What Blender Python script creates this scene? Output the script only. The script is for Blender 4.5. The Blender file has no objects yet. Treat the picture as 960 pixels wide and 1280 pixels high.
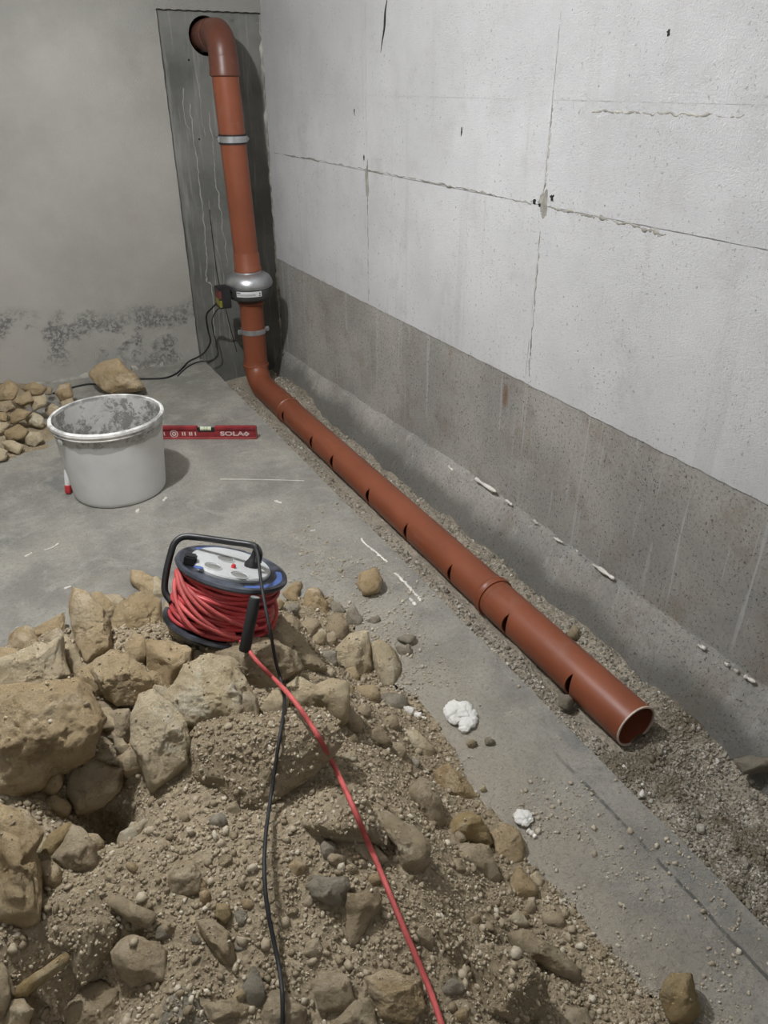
import bpy, bmesh, math, random
import numpy as np
from mathutils import Vector, Matrix
from mathutils.bvhtree import BVHTree

random.seed(7)
rng = np.random.default_rng(11)
scene = bpy.context.scene
COL = scene.collection
PI = math.pi

# ------------------------------------------------------------------ camera
F_PX, YAW, PITCH, CAM_H = 937.0, math.atan(566 / 1078.0), math.atan(0.570), 1.2
RT = np.array([math.cos(YAW), -math.sin(YAW), 0.0])
FW = np.array([math.cos(PITCH) * math.sin(YAW), math.cos(PITCH) * math.cos(YAW), -math.sin(PITCH)])
UP = np.array([math.sin(PITCH) * math.sin(YAW), math.sin(PITCH) * math.cos(YAW), math.cos(PITCH)])
CAM = np.array([0, 0, CAM_H])
cd = bpy.data.cameras.new('camera')
cam = bpy.data.objects.new('camera', cd)
COL.objects.link(cam)
cd.sensor_fit = 'VERTICAL'
cd.sensor_height = 24.0
cd.lens = F_PX / 1280.0 * 24.0
cd.clip_start = 0.02
cam.matrix_world = Matrix(((RT[0], UP[0], -FW[0], 0), (RT[1], UP[1], -FW[1], 0), (RT[2], UP[2], -FW[2], CAM_H), (0, 0, 0, 1)))
scene.camera = cam

# ------------------------------------------------------------------ light and exposure
world = bpy.data.worlds.new('basement_world')
scene.world = world
world.use_nodes = True
world.node_tree.nodes['Background'].inputs[0].default_value = (0.8, 0.85, 0.9, 1)
world.node_tree.nodes['Background'].inputs[1].default_value = 0.02
LAMP = (-0.12, 1.65, 2.1)
ld = bpy.data.lights.new('ceiling_bulb', 'POINT')
ld.energy = 136.0
ld.color = (0.985, 1.0, 1.035)
ld.shadow_soft_size = 0.035
lo = bpy.data.objects.new('ceiling_bulb', ld)
lo.location = LAMP
COL.objects.link(lo)
l2 = bpy.data.lights.new('fill_light', 'AREA')      # soft fill added behind the camera, not a lamp of the cellar
l2.shape = 'DISK'
l2.size = 0.7
l2.energy = 10.5
l2.color = (0.99, 1.0, 1.02)
l2o = bpy.data.objects.new('fill_light', l2)
l2o.location = (-0.9, -1.3, 2.2)
l2o.rotation_euler = (math.radians(38), 0, math.radians(-35))
COL.objects.link(l2o)
scene.view_settings.view_transform = 'Standard'
scene.view_settings.look = 'None'
scene.view_settings.exposure = 0.0
scene.view_settings.gamma = 1.0
scene.view_settings.use_curve_mapping = False

# ------------------------------------------------------------------ measured planes (metres)
XE, XW, YB = 0.8976, 1.324, 3.657       # slab edge, right wall, back plaster face
YN = YB + 0.016                          # niche face
XN = 0.877                              # left edge of the niche
ZG = -0.128                             # gravel in the trench
RP = 0.055                              # pipe radius
XP, ZP, YP = 1.09, -0.075, 3.437        # pipe axis

def ray(u, v): return ((u - 480) * RT - (v - 640) * UP + F_PX * FW) / F_PX
def onz(u, v, z=0.0):
    d = ray(u, v); return CAM + d * ((z - CAM_H) / d[2])
def onx(u, v, x):
    d = ray(u, v); return CAM + d * (x / d[0])
def ony(u, v, y):
    d = ray(u, v); return CAM + d * (y / d[1])
def atd(u, v, t): return CAM + ray(u, v) * t
def depth_of(p): return float((np.asarray(p) - CAM) @ FW)

# ------------------------------------------------------------------ numpy noise
def _hash(i, j, k, s):
    h = (i * 374761393 + j * 668265263 + k * 2147483647 + s * 1274126177) & 0xffffffff
    h = ((h ^ (h >> 13)) * 1274126177) & 0xffffffff
    h = h ^ (h >> 16)
    return (h & 0xffff) / 32767.5 - 1.0
def vnoise(P, s=0):
    P = np.asarray(P, float); I = np.floor(P).astype(np.int64); f = P - I; f = f * f * (3 - 2 * f)
    r = 0
    for a in (0, 1):
        for b in (0, 1):
            for c in (0, 1):
                w = (f[..., 0] if a else 1 - f[..., 0]) * (f[..., 1] if b else 1 - f[..., 1]) * (f[..., 2] if c else 1 - f[..., 2])
                r = r + w * _hash(I[..., 0] + a, I[..., 1] + b, I[..., 2] + c, s)
    return r
def fbm(P, s=0, o=4):
    P = np.asarray(P, float); r = 0; a = 0.5
    for k in range(o):
        r = r + a * vnoise(P * (2 ** k) + 17.3 * k, s + k); a *= 0.5
    return r

# ------------------------------------------------------------------ objects
def tag(o, label=None, cat=None, group=None, kind=None):
    if label: o['label'] = label
    if cat: o['category'] = cat
    if group: o['group'] = group
    if kind: o['kind'] = kind
    return o
def link(name, me, m=None, parent=None, loc=None):
    o = bpy.data.objects.new(name, me)
    COL.objects.link(o)
    if m is not None and me is not None and len(me.materials) == 0: me.materials.append(m)
    if parent is not None: o.parent = parent
    if loc is not None: o.location = loc
    return o
def mesh(verts, faces, smooth=False):
    me = bpy.data.meshes.new('mesh')
    me.from_pydata([tuple(map(float, v)) for v in verts], [], faces)
    if smooth: me.shade_smooth()
    me.update()
    return me
def tri_mesh(V, T, smooth=False):
    me = bpy.data.meshes.new('mesh')
    n = len(T)
    me.vertices.add(len(V)); me.vertices.foreach_set('co', np.asarray(V, np.float32).ravel())
    me.loops.add(n * 3); me.loops.foreach_set('vertex_index', np.asarray(T, np.int32).ravel())
    me.polygons.add(n); me.polygons.foreach_set('loop_start', np.arange(0, n * 3, 3, dtype=np.int32))
    if smooth: me.polygons.foreach_set('use_smooth', np.ones(n, bool))
    me.update(calc_edges=True)
    return me
def from_bm(bm, smooth=False):
    bmesh.ops.recalc_face_normals(bm, faces=bm.faces[:])
    me = bpy.data.meshes.new('mesh'); bm.to_mesh(me); bm.free()
    if smooth: me.shade_smooth()
    return me
def empty(name, loc, label, cat, group=None, rot=None):
    o = bpy.data.objects.new(name, None); o.empty_display_size = 0.05
    COL.objects.link(o); o.location = loc
    if rot is not None: o.rotation_euler = rot
    return tag(o, label, cat, group)
def box_bm(bm, a, b, bevel=0.0, M=None):
    r = bmesh.ops.create_cube(bm, size=1.0)
    vs = r['verts']
    for v in vs:
        v.co = Vector([(a[i] + b[i]) / 2 + v.co[i] * (b[i] - a[i]) for i in range(3)])
    if bevel > 0:
        es = list({e for v in vs for e in v.link_edges})
        rb = bmesh.ops.bevel(bm, geom=es, offset=bevel, segments=2, affect='EDGES')
        vs = list({v for f in rb['faces'] for v in f.verts} | {v for v in vs if v.is_valid})
    if M is not None:
        for v in vs: v.co = M @ v.co
def box(a, b, bevel=0.0):
    bm = bmesh.new(); box_bm(bm, a, b, bevel); return from_bm(bm)
def lathe_data(prof, n=48, close=False):
    V, Fc = [], []
    m = len(prof)
    for i in range(n):
        t = 2 * PI * i / n
        for r, z in prof: V.append((r * math.cos(t), r * math.sin(t), z))
    rng_ = range(m) if close else range(m - 1)
    for i in range(n):
        for j in rng_:
            a, b = i * m + j, i * m + (j + 1) % m
            c, d = ((i + 1) % n) * m + (j + 1) % m, ((i + 1) % n) * m + j
            Fc.append((a, d, c, b))
    return V, Fc
def lathe(prof, n=48, close=False, smooth=True, angle=35):
    V, Fc = lathe_data(prof, n, close)
    bm = bmesh.new()
    vs = [bm.verts.new(v) for v in V]
    for f in Fc:
        try: bm.faces.new([vs[i] for i in f])
        except ValueError: pass
    bmesh.ops.remove_doubles(bm, verts=bm.verts[:], dist=1e-6)
    me = from_bm(bm, smooth)
    if smooth: sharp(me, angle)
    return me
def sharp(me, angle=35):
    me.set_sharp_from_angle(angle=math.radians(angle))
def catmull(pts, k=8):
    P = [np.asarray(p, float) for p in pts]
    P = [2 * P[0] - P[1]] + P + [2 * P[-1] - P[-2]]
    out = []
    for i in range(1, len(P) - 2):
        for j in range(k):
            t = j / k
            out.append(0.5 * ((2 * P[i]) + (-P[i - 1] + P[i + 1]) * t + (2 * P[i - 1] - 5 * P[i] + 4 * P[i + 1] - P[i + 2]) * t * t + (-P[i - 1] + 3 * P[i] - 3 * P[i + 1] + P[i + 2]) * t ** 3))
    out.append(P[-2])
    return np.array(out)
def tube_data(path, r, n=8, closed=False, cap=True):
    path = np.asarray(path, float); m = len(path)
    T = np.gradient(path, axis=0) if not closed else np.roll(path, -1, 0) - np.roll(path, 1, 0)
    T /= np.linalg.norm(T, axis=1)[:, None] + 1e-12
    nrm = np.cross(T[0], [0, 0, 1.0])
    if np.linalg.norm(nrm) < 1e-3: nrm = np.array([1.0, 0, 0])
    nrm /= np.linalg.norm(nrm)
    rr = np.full(m, r) if np.isscalar(r) else np.asarray(r)
    V = []
    for i in range(m):
        nrm = nrm - T[i] * (nrm @ T[i]); nrm /= np.linalg.norm(nrm)
        bi = np.cross(T[i], nrm)
        for k in range(n):
            a = 2 * PI * k / n
            V.append(path[i] + rr[i] * (nrm * math.cos(a) + bi * math.sin(a)))
    Fc = []
    for i in range(m if closed else m - 1):
        j = (i + 1) % m
        for k in range(n):
            l = (k + 1) % n
            Fc.append((i * n + k, i * n + l, j * n + l, j * n + k))
    if cap and not closed:
        Fc.append(tuple(range(n))[::-1]); Fc.append(tuple((m - 1) * n + k for k in range(n)))
    return V, Fc
def tube(path, r, n=8, closed=False, cap=True, smooth=True):
    V, Fc = tube_data(path, r, n, closed, cap)
    me = mesh(V, Fc, smooth)
    if smooth: sharp(me, 60)
    return me
def tubes(list_of, n=8):
    V, Fc = [], []
    for path, r, closed in list_of:
        v, f = tube_data(path, r, n, closed)
        o = len(V); V += list(v); Fc += [tuple(i + o for i in q) for q in f]
    return mesh(V, Fc, True)

# ------------------------------------------------------------------ materials
class NT:
    def __init__(s, name, rough=0.9, metal=0.0, spec=0.3):
        s.m = bpy.data.materials.new(name); s.m.use_nodes = True
        s.t = s.m.node_tree; s.n = s.t.nodes
        s.b = s.n['Principled BSDF']
        s.b.inputs['Roughness'].default_value = rough
        s.b.inputs['Metallic'].default_value = metal
        s.b.inputs['Specular IOR Level'].default_value = spec
        s.co = s.n.new('ShaderNodeTexCoord')
        s.obj = s.co.outputs['Object']
    def L(s, a, b): s.t.links.new(a, b)
    def val(s, sock, v):
        if hasattr(v, 'is_linked'): s.L(v, sock)
        elif isinstance(v, (tuple, list)): sock.default_value = tuple(v) + ((1,) if len(v) == 3 and len(sock.default_value) == 4 else ())
        else: sock.default_value = v
    def mapping(s, scale, loc=(0, 0, 0), src=None):
        q = s.n.new('ShaderNodeMapping'); s.L(src or s.obj, q.inputs[0])
        q.inputs['Scale'].default_value = scale; q.inputs['Location'].default_value = loc
        return q.outputs[0]
    def jitter(s):
        i = s.n.new('ShaderNodeObjectInfo'); v = s.n.new('ShaderNodeVectorMath'); v.operation = 'ADD'
        c = s.n.new('ShaderNodeVectorMath'); c.operation = 'SCALE'; c.inputs[0].default_value = (37, 61, 23)
        s.L(i.outputs['Random'], c.inputs['Scale']); s.L(s.obj, v.inputs[0]); s.L(c.outputs[0], v.inputs[1])
        s.rand = i.outputs['Random']
        s.obj = v.outputs[0]
    def noise(s, scale, detail=5, rough=0.6, src=None, dist=0.0):
        q = s.n.new('ShaderNodeTexNoise'); s.L(src or s.obj, q.inputs['Vector'])
        q.inputs['Scale'].default_value = scale; q.inputs['Detail'].default_value = detail
        q.inputs['Roughness'].default_value = rough; q.inputs['Distortion'].default_value = dist
        return q.outputs['Fac']
    def ridged(s, scale):
        q = s.n.new('ShaderNodeTexNoise'); q.noise_type = 'RIDGED_MULTIFRACTAL'; s.L(s.obj, q.inputs['Vector'])
        q.inputs['Scale'].default_value = scale; q.inputs['Detail'].default_value = 8; q.inputs['Roughness'].default_value = .62; q.inputs['Gain'].default_value = 2.0; q.inputs['Offset'].default_value = 1.0
        return s.math('MULTIPLY', q.outputs['Fac'], .5)
    def voro(s, scale, feature='F1', src=None):
        q = s.n.new('ShaderNodeTexVoronoi'); q.feature = feature; s.L(src or s.obj, q.inputs['Vector'])
        q.inputs['Scale'].default_value = scale
        return q.outputs['Distance']
    def step(s, v, a, b):
        q = s.n.new('ShaderNodeMapRange'); q.interpolation_type = 'SMOOTHSTEP'
        s.val(q.inputs['Value'], v); q.inputs['From Min'].default_value = a; q.inputs['From Max'].default_value = b
        return q.outputs[0]
    def math(s, op, a, b=0.0, c=0.0):
        q = s.n.new('ShaderNodeMath'); q.operation = op
        s.val(q.inputs[0], a); s.val(q.inputs[1], b); s.val(q.inputs[2], c)
        return q.outputs[0]
    def mix(s, f, a, b, mode='MIX'):
        q = s.n.new('ShaderNodeMix'); q.data_type = 'RGBA'; q.blend_type = mode
        s.val(q.inputs[0], f); s.val(q.inputs[6], a); s.val(q.inputs[7], b)
        return q.outputs[2]
    def xyz(s):
        q = s.n.new('ShaderNodeSeparateXYZ'); s.L(s.co.outputs['Object'], q.inputs[0])
        return q.outputs
    def island(s):
        q = s.n.new('ShaderNodeNewGeometry'); return q.outputs['Random Per Island']
    def bump(s, h, dist=0.003, strength=1.0, prev=None):
        q = s.n.new('ShaderNodeBump'); s.L(h, q.inputs['Height'])
        q.inputs['Distance'].default_value = dist; q.inputs['Strength'].default_value = strength
        if prev is not None: s.L(prev, q.inputs['Normal'])
        return q.outputs[0]
    def done(s, col=None, nrm=None, rough=None):
        if col is not None: s.val(s.b.inputs['Base Color'], col)
        if nrm is not None: s.L(nrm, s.b.inputs['Normal'])
        if rough is not None: s.val(s.b.inputs['Roughness'], rough)
        return s.m

def simple(name, c, rough=0.5, metal=0.0, spec=0.4, var=0.12, bs=60, bd=0.0006):
    k = NT(name, rough, metal, spec)
    n = k.noise(14, 6)
    dark = tuple(x * (1 - 2 * var) for x in c); lite = tuple(min(1, x * (1 + var)) for x in c)
    return k.done(k.mix(k.step(n, 0.35, 0.65), dark, lite), k.bump(k.noise(bs, 4), bd, 0.6))

def m_slab():
    k = NT('slab_concrete', 0.85, spec=0.25)
    x, y, z = k.xyz()
    base = k.mix(k.step(k.noise(2.2, 7, .7), .4, .62), (.24, .233, .208), (.34, .325, .285))
    base = k.mix(k.step(k.noise(9, 8, .7), .42, .72), base, (.38, .365, .32))
    base = k.mix(k.math('MULTIPLY', k.step(k.noise(3.1, 7, .7, dist=.6), .52, .68), .7), base, (.185, .187, .182))
    base = k.mix(k.math('MULTIPLY', k.step(k.noise(6, 8, .75, dist=1.2), .54, .66), .55), base, (.42, .395, .34))
    base = k.mix(k.math('MULTIPLY', k.step(k.noise(4.4, 8, .72, dist=.9), .56, .7), .5), base, (.27, .225, .16))
    # beige dust that spills out from the rubble heap
    ddx = k.math('MAXIMUM', k.math('SUBTRACT', x, .45), 0.0)
    ddy = k.math('MAXIMUM', k.math('SUBTRACT', y, 1.25), 0.0)
    d = k.math('SQRT', k.math('ADD', k.math('MULTIPLY', ddx, ddx), k.math('MULTIPLY', ddy, ddy)))
    dust = k.step(k.math('ADD', d, k.math('MULTIPLY', k.noise(5, 7, .7), -.5)), .20, -.16)
    base = k.mix(k.math('MULTIPLY', dust, .85), base, (.40, .355, .28))
    speck = k.math('MULTIPLY', k.step(k.voro(85), .16, .05), k.step(k.noise(4, 4), .5, .6))
    base = k.mix(speck, base, (.42, .39, .33))
    # thin dark line coloured in beside the edge
    g = k.math('ABSOLUTE', k.math('SUBTRACT', x, k.math('MULTIPLY_ADD', k.noise(3, 4), .03, .812)))
    line = k.math('MULTIPLY', k.step(g, .0055, .002), k.math('MULTIPLY', k.step(y, .85, .7), k.step(k.noise(20, 4), .38, .5)))
    base = k.mix(k.math('MULTIPLY', line, .75), base, (.07, .07, .068))
    base = k.mix(k.math('MULTIPLY', k.step(k.noise(110, 6, .85), .48, .68), .6), base, (.13, .125, .11))
    base = k.mix(k.math('MULTIPLY', k.step(k.noise(70, 6, .8), .58, .72), .45), base, (.40, .385, .34))
    n1 = k.bump(k.noise(45, 8, .7), .008, .8)
    return k.done(base, k.bump(k.noise(200, 5, .7), .004, .9, n1))
def m_rightwall():
    k = NT('raw_grey_concrete', 0.95, spec=0.15)
    x, y, z = k.xyz()
    base = k.mix(k.step(k.noise(2.4, 6, .6), .35, .65), (.47, .455, .42), (.66, .635, .58))
    base = k.mix(k.math('MULTIPLY', k.step(k.noise(7, 7, .7), .5, .7), .6), base, (.40, .335, .255))
    st = k.noise(1, 6, .65, k.mapping((30, 26, 1.6)))
    base = k.mix(k.math('MULTIPLY', k.step(st, .575, .63), .7), base, (.68, .67, .64))
    damp = k.math('ADD', z, k.math('MULTIPLY', k.noise(4, 5, .6), .16))
    base = k.mix(k.math('MULTIPLY', k.step(damp, .075, .005), .72), base, (.20, .193, .17))
    r = k.math('ADD', k.math('POWER', k.math('MULTIPLY', k.math('SUBTRACT', y, 1.735), 60.0), 2.0), k.math('POWER', k.math('MULTIPLY', k.math('SUBTRACT', z, .375), 21.0), 2.0))
    base = k.mix(k.math('MULTIPLY', k.step(k.math('ADD', r, k.math('MULTIPLY', k.noise(40, 4), 1.4)), 1.9, .7), .8), base, (.30, .155, .07))
    base = k.mix(k.math('MULTIPLY', k.step(k.noise(95, 6, .88), .5, .66), .6), base, (.17, .165, .15))
    base = k.mix(k.math('MULTIPLY', k.math('MULTIPLY', k.step(k.noise(150, 3, .6, dist=.6), .585, .66), k.step(k.noise(12, 5, .7), .36, .5)), .85), base, (.12, .116, .105))
    st2 = k.noise(1, 7, .7, k.mapping((48, 44, 1.3), (3, 5, 1)))
    base = k.mix(k.math('MULTIPLY', k.math('MULTIPLY', k.step(st2, .565, .62), k.math('MULTIPLY', k.step(y, 1.75, 1.25), k.step(z, .05, .12))), .75), base, (.74, .735, .71))
    base = k.mix(k.math('MULTIPLY', k.step(k.noise(70, 6, .88), .54, .68), .6), base, (.44, .425, .38))
    n1 = k.bump(k.noise(34, 8, .75), .016, .9)
    return k.done(base, k.bump(k.noise(150, 5, .75), .008, 1.0, n1))
def m_white():
    k = NT('rough_whitewash', 0.95, spec=0.12)
    x, y, z = k.xyz()
    base = k.mix(k.step(k.noise(2.0, 7, .62), .3, .7), (.59, .59, .595), (.71, .71, .715))
    base = k.mix(k.math('MULTIPLY', k.step(k.noise(6, 8, .72), .52, .72), .35), base, (.44, .43, .40))
    upper_tone = k.math('MULTIPLY', k.step(k.math('ADD', z, k.math('MULTIPLY', k.noise(3, 6, .6), .5)), 1.1, 1.75), .45)  # whitewash tone turns darker towards the top
    base = k.mix(upper_tone, base, (.30, .30, .29))
    pits = k.math('MULTIPLY', k.step(k.voro(38), .13, .05), k.step(k.noise(8, 5), .52, .62))
    base = k.mix(k.math('MULTIPLY', pits, .75), base, (.16, .155, .14))
    st = k.noise(1, 6, .65, k.mapping((20, 16, .9)))
    base = k.mix(k.math('MULTIPLY', k.step(st, .56, .7), .22), base, (.42, .41, .39))
    base = k.mix(k.math('MULTIPLY', k.step(k.noise(120, 5, .85), .52, .7), .4), base, (.40, .40, .39))
    base = k.mix(k.math('MULTIPLY', k.math('MULTIPLY', k.step(k.noise(130, 3, .6, dist=.6), .61, .68), k.step(k.noise(7, 5, .7), .4, .56)), .75), base, (.27, .265, .25))
    n1 = k.bump(k.noise(34, 8, .7), .005, .6)
    return k.done(base, k.bump(k.noise(210, 4, .8), .0045, .9, n1))
def m_backplaster():
    k = NT('old_beige_plaster', 0.95, spec=0.12)
    x, y, z = k.xyz()
    base = k.mix(k.step(k.noise(1.7, 6, .6), .32, .68), (.34, .33, .298), (.42, .408, .372))
    base = k.mix(k.math('MULTIPLY', k.step(k.noise(5, 8, .75), .55, .75), .5), base, (.36, .34, .28))
    zz = k.math('ADD', z, k.math('MULTIPLY', k.noise(2.4, 5, .6), .55))
    band = k.math('MULTIPLY', k.step(zz, .64, .5), k.step(zz, .26, .4))
    m = k.math('MULTIPLY', band, k.math('MULTIPLY', k.step(k.noise(5.2, 5, .6), .48, .56), k.step(k.noise(55, 6, .8), .46, .54)))
    base = k.mix(k.math('MULTIPLY', m, .85), base, (.15, .15, .145))
    top = k.math('MULTIPLY', k.step(k.math('ADD', z, k.math('MULTIPLY', k.noise(3, 6, .6), .5)), 1.45, 1.8), .6)
    base = k.mix(top, base, (.22, .215, .195))
    n1 = k.bump(k.noise(24, 7, .65), .005, .6)
    base = k.mix(k.math('MULTIPLY', k.step(k.noise(120, 5, .85), .54, .74), .3), base, (.25, .245, .22))
    n2 = k.bump(m, .006, .5, n1)
    return k.done(base, k.bump(k.noise(140, 5, .75), .005, .9, n2))
def m_niche():
    k = NT('niche_concrete', 0.95, spec=0.15)
    x, y, z = k.xyz()
    base = k.mix(k.step(k.noise(2.6, 6, .6), .35, .65), (.105, .107, .097), (.18, .18, .164))
    st = k.noise(1, 6, .65, k.mapping((34, 20, 2.2)))
    base = k.mix(k.math('MULTIPLY', k.step(st, .52, .68), .5), base, (.30, .30, .28))
    mould = k.math('MULTIPLY', k.step(k.noise(7, 7, .7), .44, .6), k.math('MULTIPLY', k.step(z, 1.33, 1.46), k.step(x, 1.1, 1.24)))
    base = k.mix(k.math('MULTIPLY', mould, .85), base, (.06, .062, .05))
    n1 = k.bump(k.noise(30, 7, .7), .004, .6)
    return k.done(base, k.bump(k.noise(160, 4, .7), .002, .7, n1))
def m_rock(name, a, b, c):
    k = NT(name, 0.95, spec=0.1)
    k.jitter()
    base = k.mix(k.step(k.noise(7, 7, .65), .34, .66), a, b)
    base = k.mix(k.math('MULTIPLY', k.step(k.noise(11, 8, .7, dist=.8), .5, .64), .8), base, c)
    base = k.mix(k.math('MULTIPLY', k.step(k.noise(24, 7, .75, dist=.6), .50, .66), .6), base, tuple(q * w for q, w in zip(a, (.62, .56, .48))))
    base = k.mix(k.math('MULTIPLY', k.rand, .35), base, tuple(q * .62 for q in b))
    n0 = k.bump(k.ridged(26), .012, .9)
    n2 = k.bump(k.noise(75, 8, .8), .012, .9, n0)
    return k.done(base, k.bump(k.noise(230, 5, .75), .004, .9, n2))
def m_gravel(name, a, b, c, wet=None):
    k = NT(name, 0.95, spec=0.1)
    r = k.island()
    base = k.mix(k.step(r, .1, .8), a, b)
    base = k.mix(k.step(r, .86, .99), base, c)
    base = k.mix(k.math('MULTIPLY', k.step(k.noise(60, 5), .4, .7), .35), base, tuple(q * .6 for q in a))
    if wet: base = damp(k, base, wet)
    return k.done(base, k.bump(k.noise(260, 4), .002, .6))
def damp(k, base, c):
    x, y, z = k.xyz()
    w = k.math('MULTIPLY', k.step(k.noise(7, 6, .65), .46, .6), k.step(y, 1.0, .75))
    return k.mix(k.math('MULTIPLY', w, .75), base, c)
def m_soil(name, a, b, bumpd=.012, wet=None):
    k = NT(name, 0.97, spec=0.08)
    base = k.mix(k.step(k.noise(4, 7, .7), .35, .65), a, b)
    base = k.mix(k.math('MULTIPLY', k.step(k.noise(90, 5, .8), .45, .6), .5), base, tuple(q * 1.35 for q in b))
    if wet: base = damp(k, base, wet)
    n1 = k.bump(k.voro(95), bumpd * .5, .8)
    return k.done(base, k.bump(k.noise(120, 6, .75), bumpd * .6, .8, n1))
def m_pipe(name='orange_brown_pipe_plastic', ca=(.205, .060, .028), cb=(.25, .076, .037)):
    k = NT(name, 0.42, spec=0.45)
    n = k.noise(5, 6)
    base = k.mix(k.step(n, .3, .7), ca, cb)
    dust = k.math('MULTIPLY', k.step(k.noise(9, 8, .75), .56, .75), .32)
    base = k.mix(dust, base, (.33, .19, .135))
    scr = k.noise(1, 5, .7, k.mapping((60, 3, 60)))
    base = k.mix(k.math('MULTIPLY', k.step(scr, .62, .72), .25), base, (.34, .17, .11))
    return k.done(base, k.bump(k.noise(40, 4), .0006, .4), k.math('MULTIPLY_ADD', dust, .9, .4))
def m_bucket():
    k = NT('dirty_white_bucket_plastic', 0.5, spec=0.4)
    x, y, z = k.xyz()
    base = k.mix(k.step(k.noise(8, 5), .3, .7), (.60, .60, .59), (.68, .68, .67))
    ang = k.noise(5.5, 3, .5)
    wave = k.math('MULTIPLY_ADD', ang, .10, .165)
    up = k.step(k.math('SUBTRACT', z, wave), -.002, .003)
    base = k.mix(k.math('MULTIPLY', up, .7), base, (.33, .325, .305))
    spl = k.math('MULTIPLY', k.step(k.noise(34, 8, .75), .5, .58), k.step(z, .2, .25))
    base = k.mix(k.math('MULTIPLY', spl, .9), base, (.19, .185, .165))
    return k.done(base, k.bump(k.noise(60, 5), .0012, .5), k.math('MULTIPLY_ADD', spl, .4, .48))
def m_bucket_in():
    k = NT('cement_splashed_plastic', 0.75, spec=0.2)
    x, y, z = k.xyz()
    s = k.step(k.noise(15, 9, .8), .48, .56)
    base = k.mix(k.step(k.noise(7, 5), .3, .7), (.42, .41, .385), (.55, .54, .52))
    base = k.mix(k.math('MULTIPLY', s, .9), base, (.19, .185, .165))
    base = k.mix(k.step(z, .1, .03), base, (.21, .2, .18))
    return k.done(base, k.bump(s, .002, .6))

M = dict(
    slab=m_slab(), rwall=m_rightwall(), white=m_white(), bplaster=m_backplaster(), niche=m_niche(),
    tan=m_rock('tan_limestone', (0.522, 0.383, 0.215), (0.719, 0.563, 0.348), (0.835, 0.708, 0.510)),
    pale=m_rock('pale_limestone', (0.672, 0.549, 0.353), (0.806, 0.678, 0.470), (0.860, 0.801, 0.627)),
    dusty=m_rock('dusty_limestone', (0.504, 0.403, 0.263), (0.627, 0.515, 0.353), (0.717, 0.610, 0.448)),
    grey=m_rock('grey_stone', (.38, .335, .255), (.47, .42, .33), (.55, .50, .40)),
    yellow=m_rock('ochre_limestone', (0.484, 0.352, 0.165), (0.605, 0.473, 0.275), (0.616, 0.539, 0.396)),
    heap=m_soil('rubble_dust', (.29, .235, .155), (.37, .305, .21)),
    gravel=m_gravel('crushed_limestone', (.26, .21, .14), (.43, .365, .265), (.60, .54, .43)),
    trench=m_soil('trench_soil', (.27, .235, .18), (.38, .335, .265), wet=(.12, .095, .06)),
    tgravel=m_gravel('trench_gravel', (.20, .18, .145), (.46, .425, .36), (.66, .63, .57), wet=(.17, .14, .095)),
    pipe=m_pipe(), pipe_dark=m_pipe('darker_pipe_plastic', (.105, .036, .021), (.13, .045, .027)), bucket=m_bucket(), bucket_in=m_bucket_in(),  # pipe_dark: same pipe plastic in darker browns, for the top bend
    cut=simple('pale_cut_plastic', (.55, .45, .38), .7),
    steel=simple('galvanised_steel', (.52, .54, .55), .38, .85, .5, .1),
    steel_dull=simple('dull_zinc', (.42, .43, .43), .5, .7, .5, .15),
    darkgrey=simple('dark_grey_plastic', (.055, .058, .055), .55),
    black=simple('black_plastic', (.018, .018, .019), .42, 0, .5, .2),
    rubber=simple('black_rubber', (.02, .02, .021), .6),
    label=simple('white_sticker', (.68, .69, .69), .5, var=.04),
    ink=simple('grey_print', (.12, .12, .13), .6),
    red=simple('red_cable_sheath', (.50, .055, .06), .42, 0, .5, .16),
    redcord=simple('dusty_red_cable', (.50, .10, .095), .6, 0, .3, .14),
    blue=simple('blue_plastic', (.07, .13, .36), .4),
    socket=simple('light_grey_socket_plastic', (.47, .48, .475), .4, var=.05),
    shutter=simple('socket_shutter_grey', (.20, .20, .185), .5),
    button=simple('red_button', (.62, .05, .06), .4),
    flange=simple('scuffed_black_blue_plastic', (.062, .07, .088), .38, 0, .5, .45, 40),
    level=simple('dark_red_lacquer', (.26, .03, .035), .45, 0, .4, .15),
    level_lite=simple('worn_red_edge', (.36, .08, .08), .5),
    print=simple('pale_print', (.62, .52, .50), .6, var=.08),
    vial=simple('yellow_green_vial', (.55, .60, .42), .2),
    foam=simple('white_pu_foam', (.70, .69, .65), .9, 0, .2, .05, 90, .002),
    plaster=simple('pale_plaster_crumb', (.72, .69, .63), .9, 0, .2, .08, 120, .002),
    yellowtag=simple('yellow_sticker', (.22, .20, .03), .6),
    redtag=simple('dull_red_sticker', (.16, .04, .035), .6),
    rim=simple('cement_smeared_rim', (.62, .61, .585), .7, 0, .2, .25, 50, .003),
    sgrit=m_gravel('pale_grit', (.40, .345, .26), (.52, .46, .365), (.62, .57, .48)),
    wire=simple('pale_wire', (.55, .53, .48), .6),
    mortar=simple('grey_mortar', (.33, .32, .28), .95, 0, .1, .2, 80, .004),
    streak=simple('lime_streak', (.31, .31, .29), .95, 0, .1, .1, 120, .001),
    crack=simple('dark_crack', (.03, .03, .028), .95, 0, .1),
    hole=simple('dark_hole', (.012, .012, .011), .95, 0, .05),
)

# ------------------------------------------------------------------ setting
def jag(n, a, s): return [a * float(q) for q in fbm(np.stack([np.arange(n) * .37, np.full(n, s * 1.7), np.zeros(n)], 1), int(s), 4) * 2]

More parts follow.
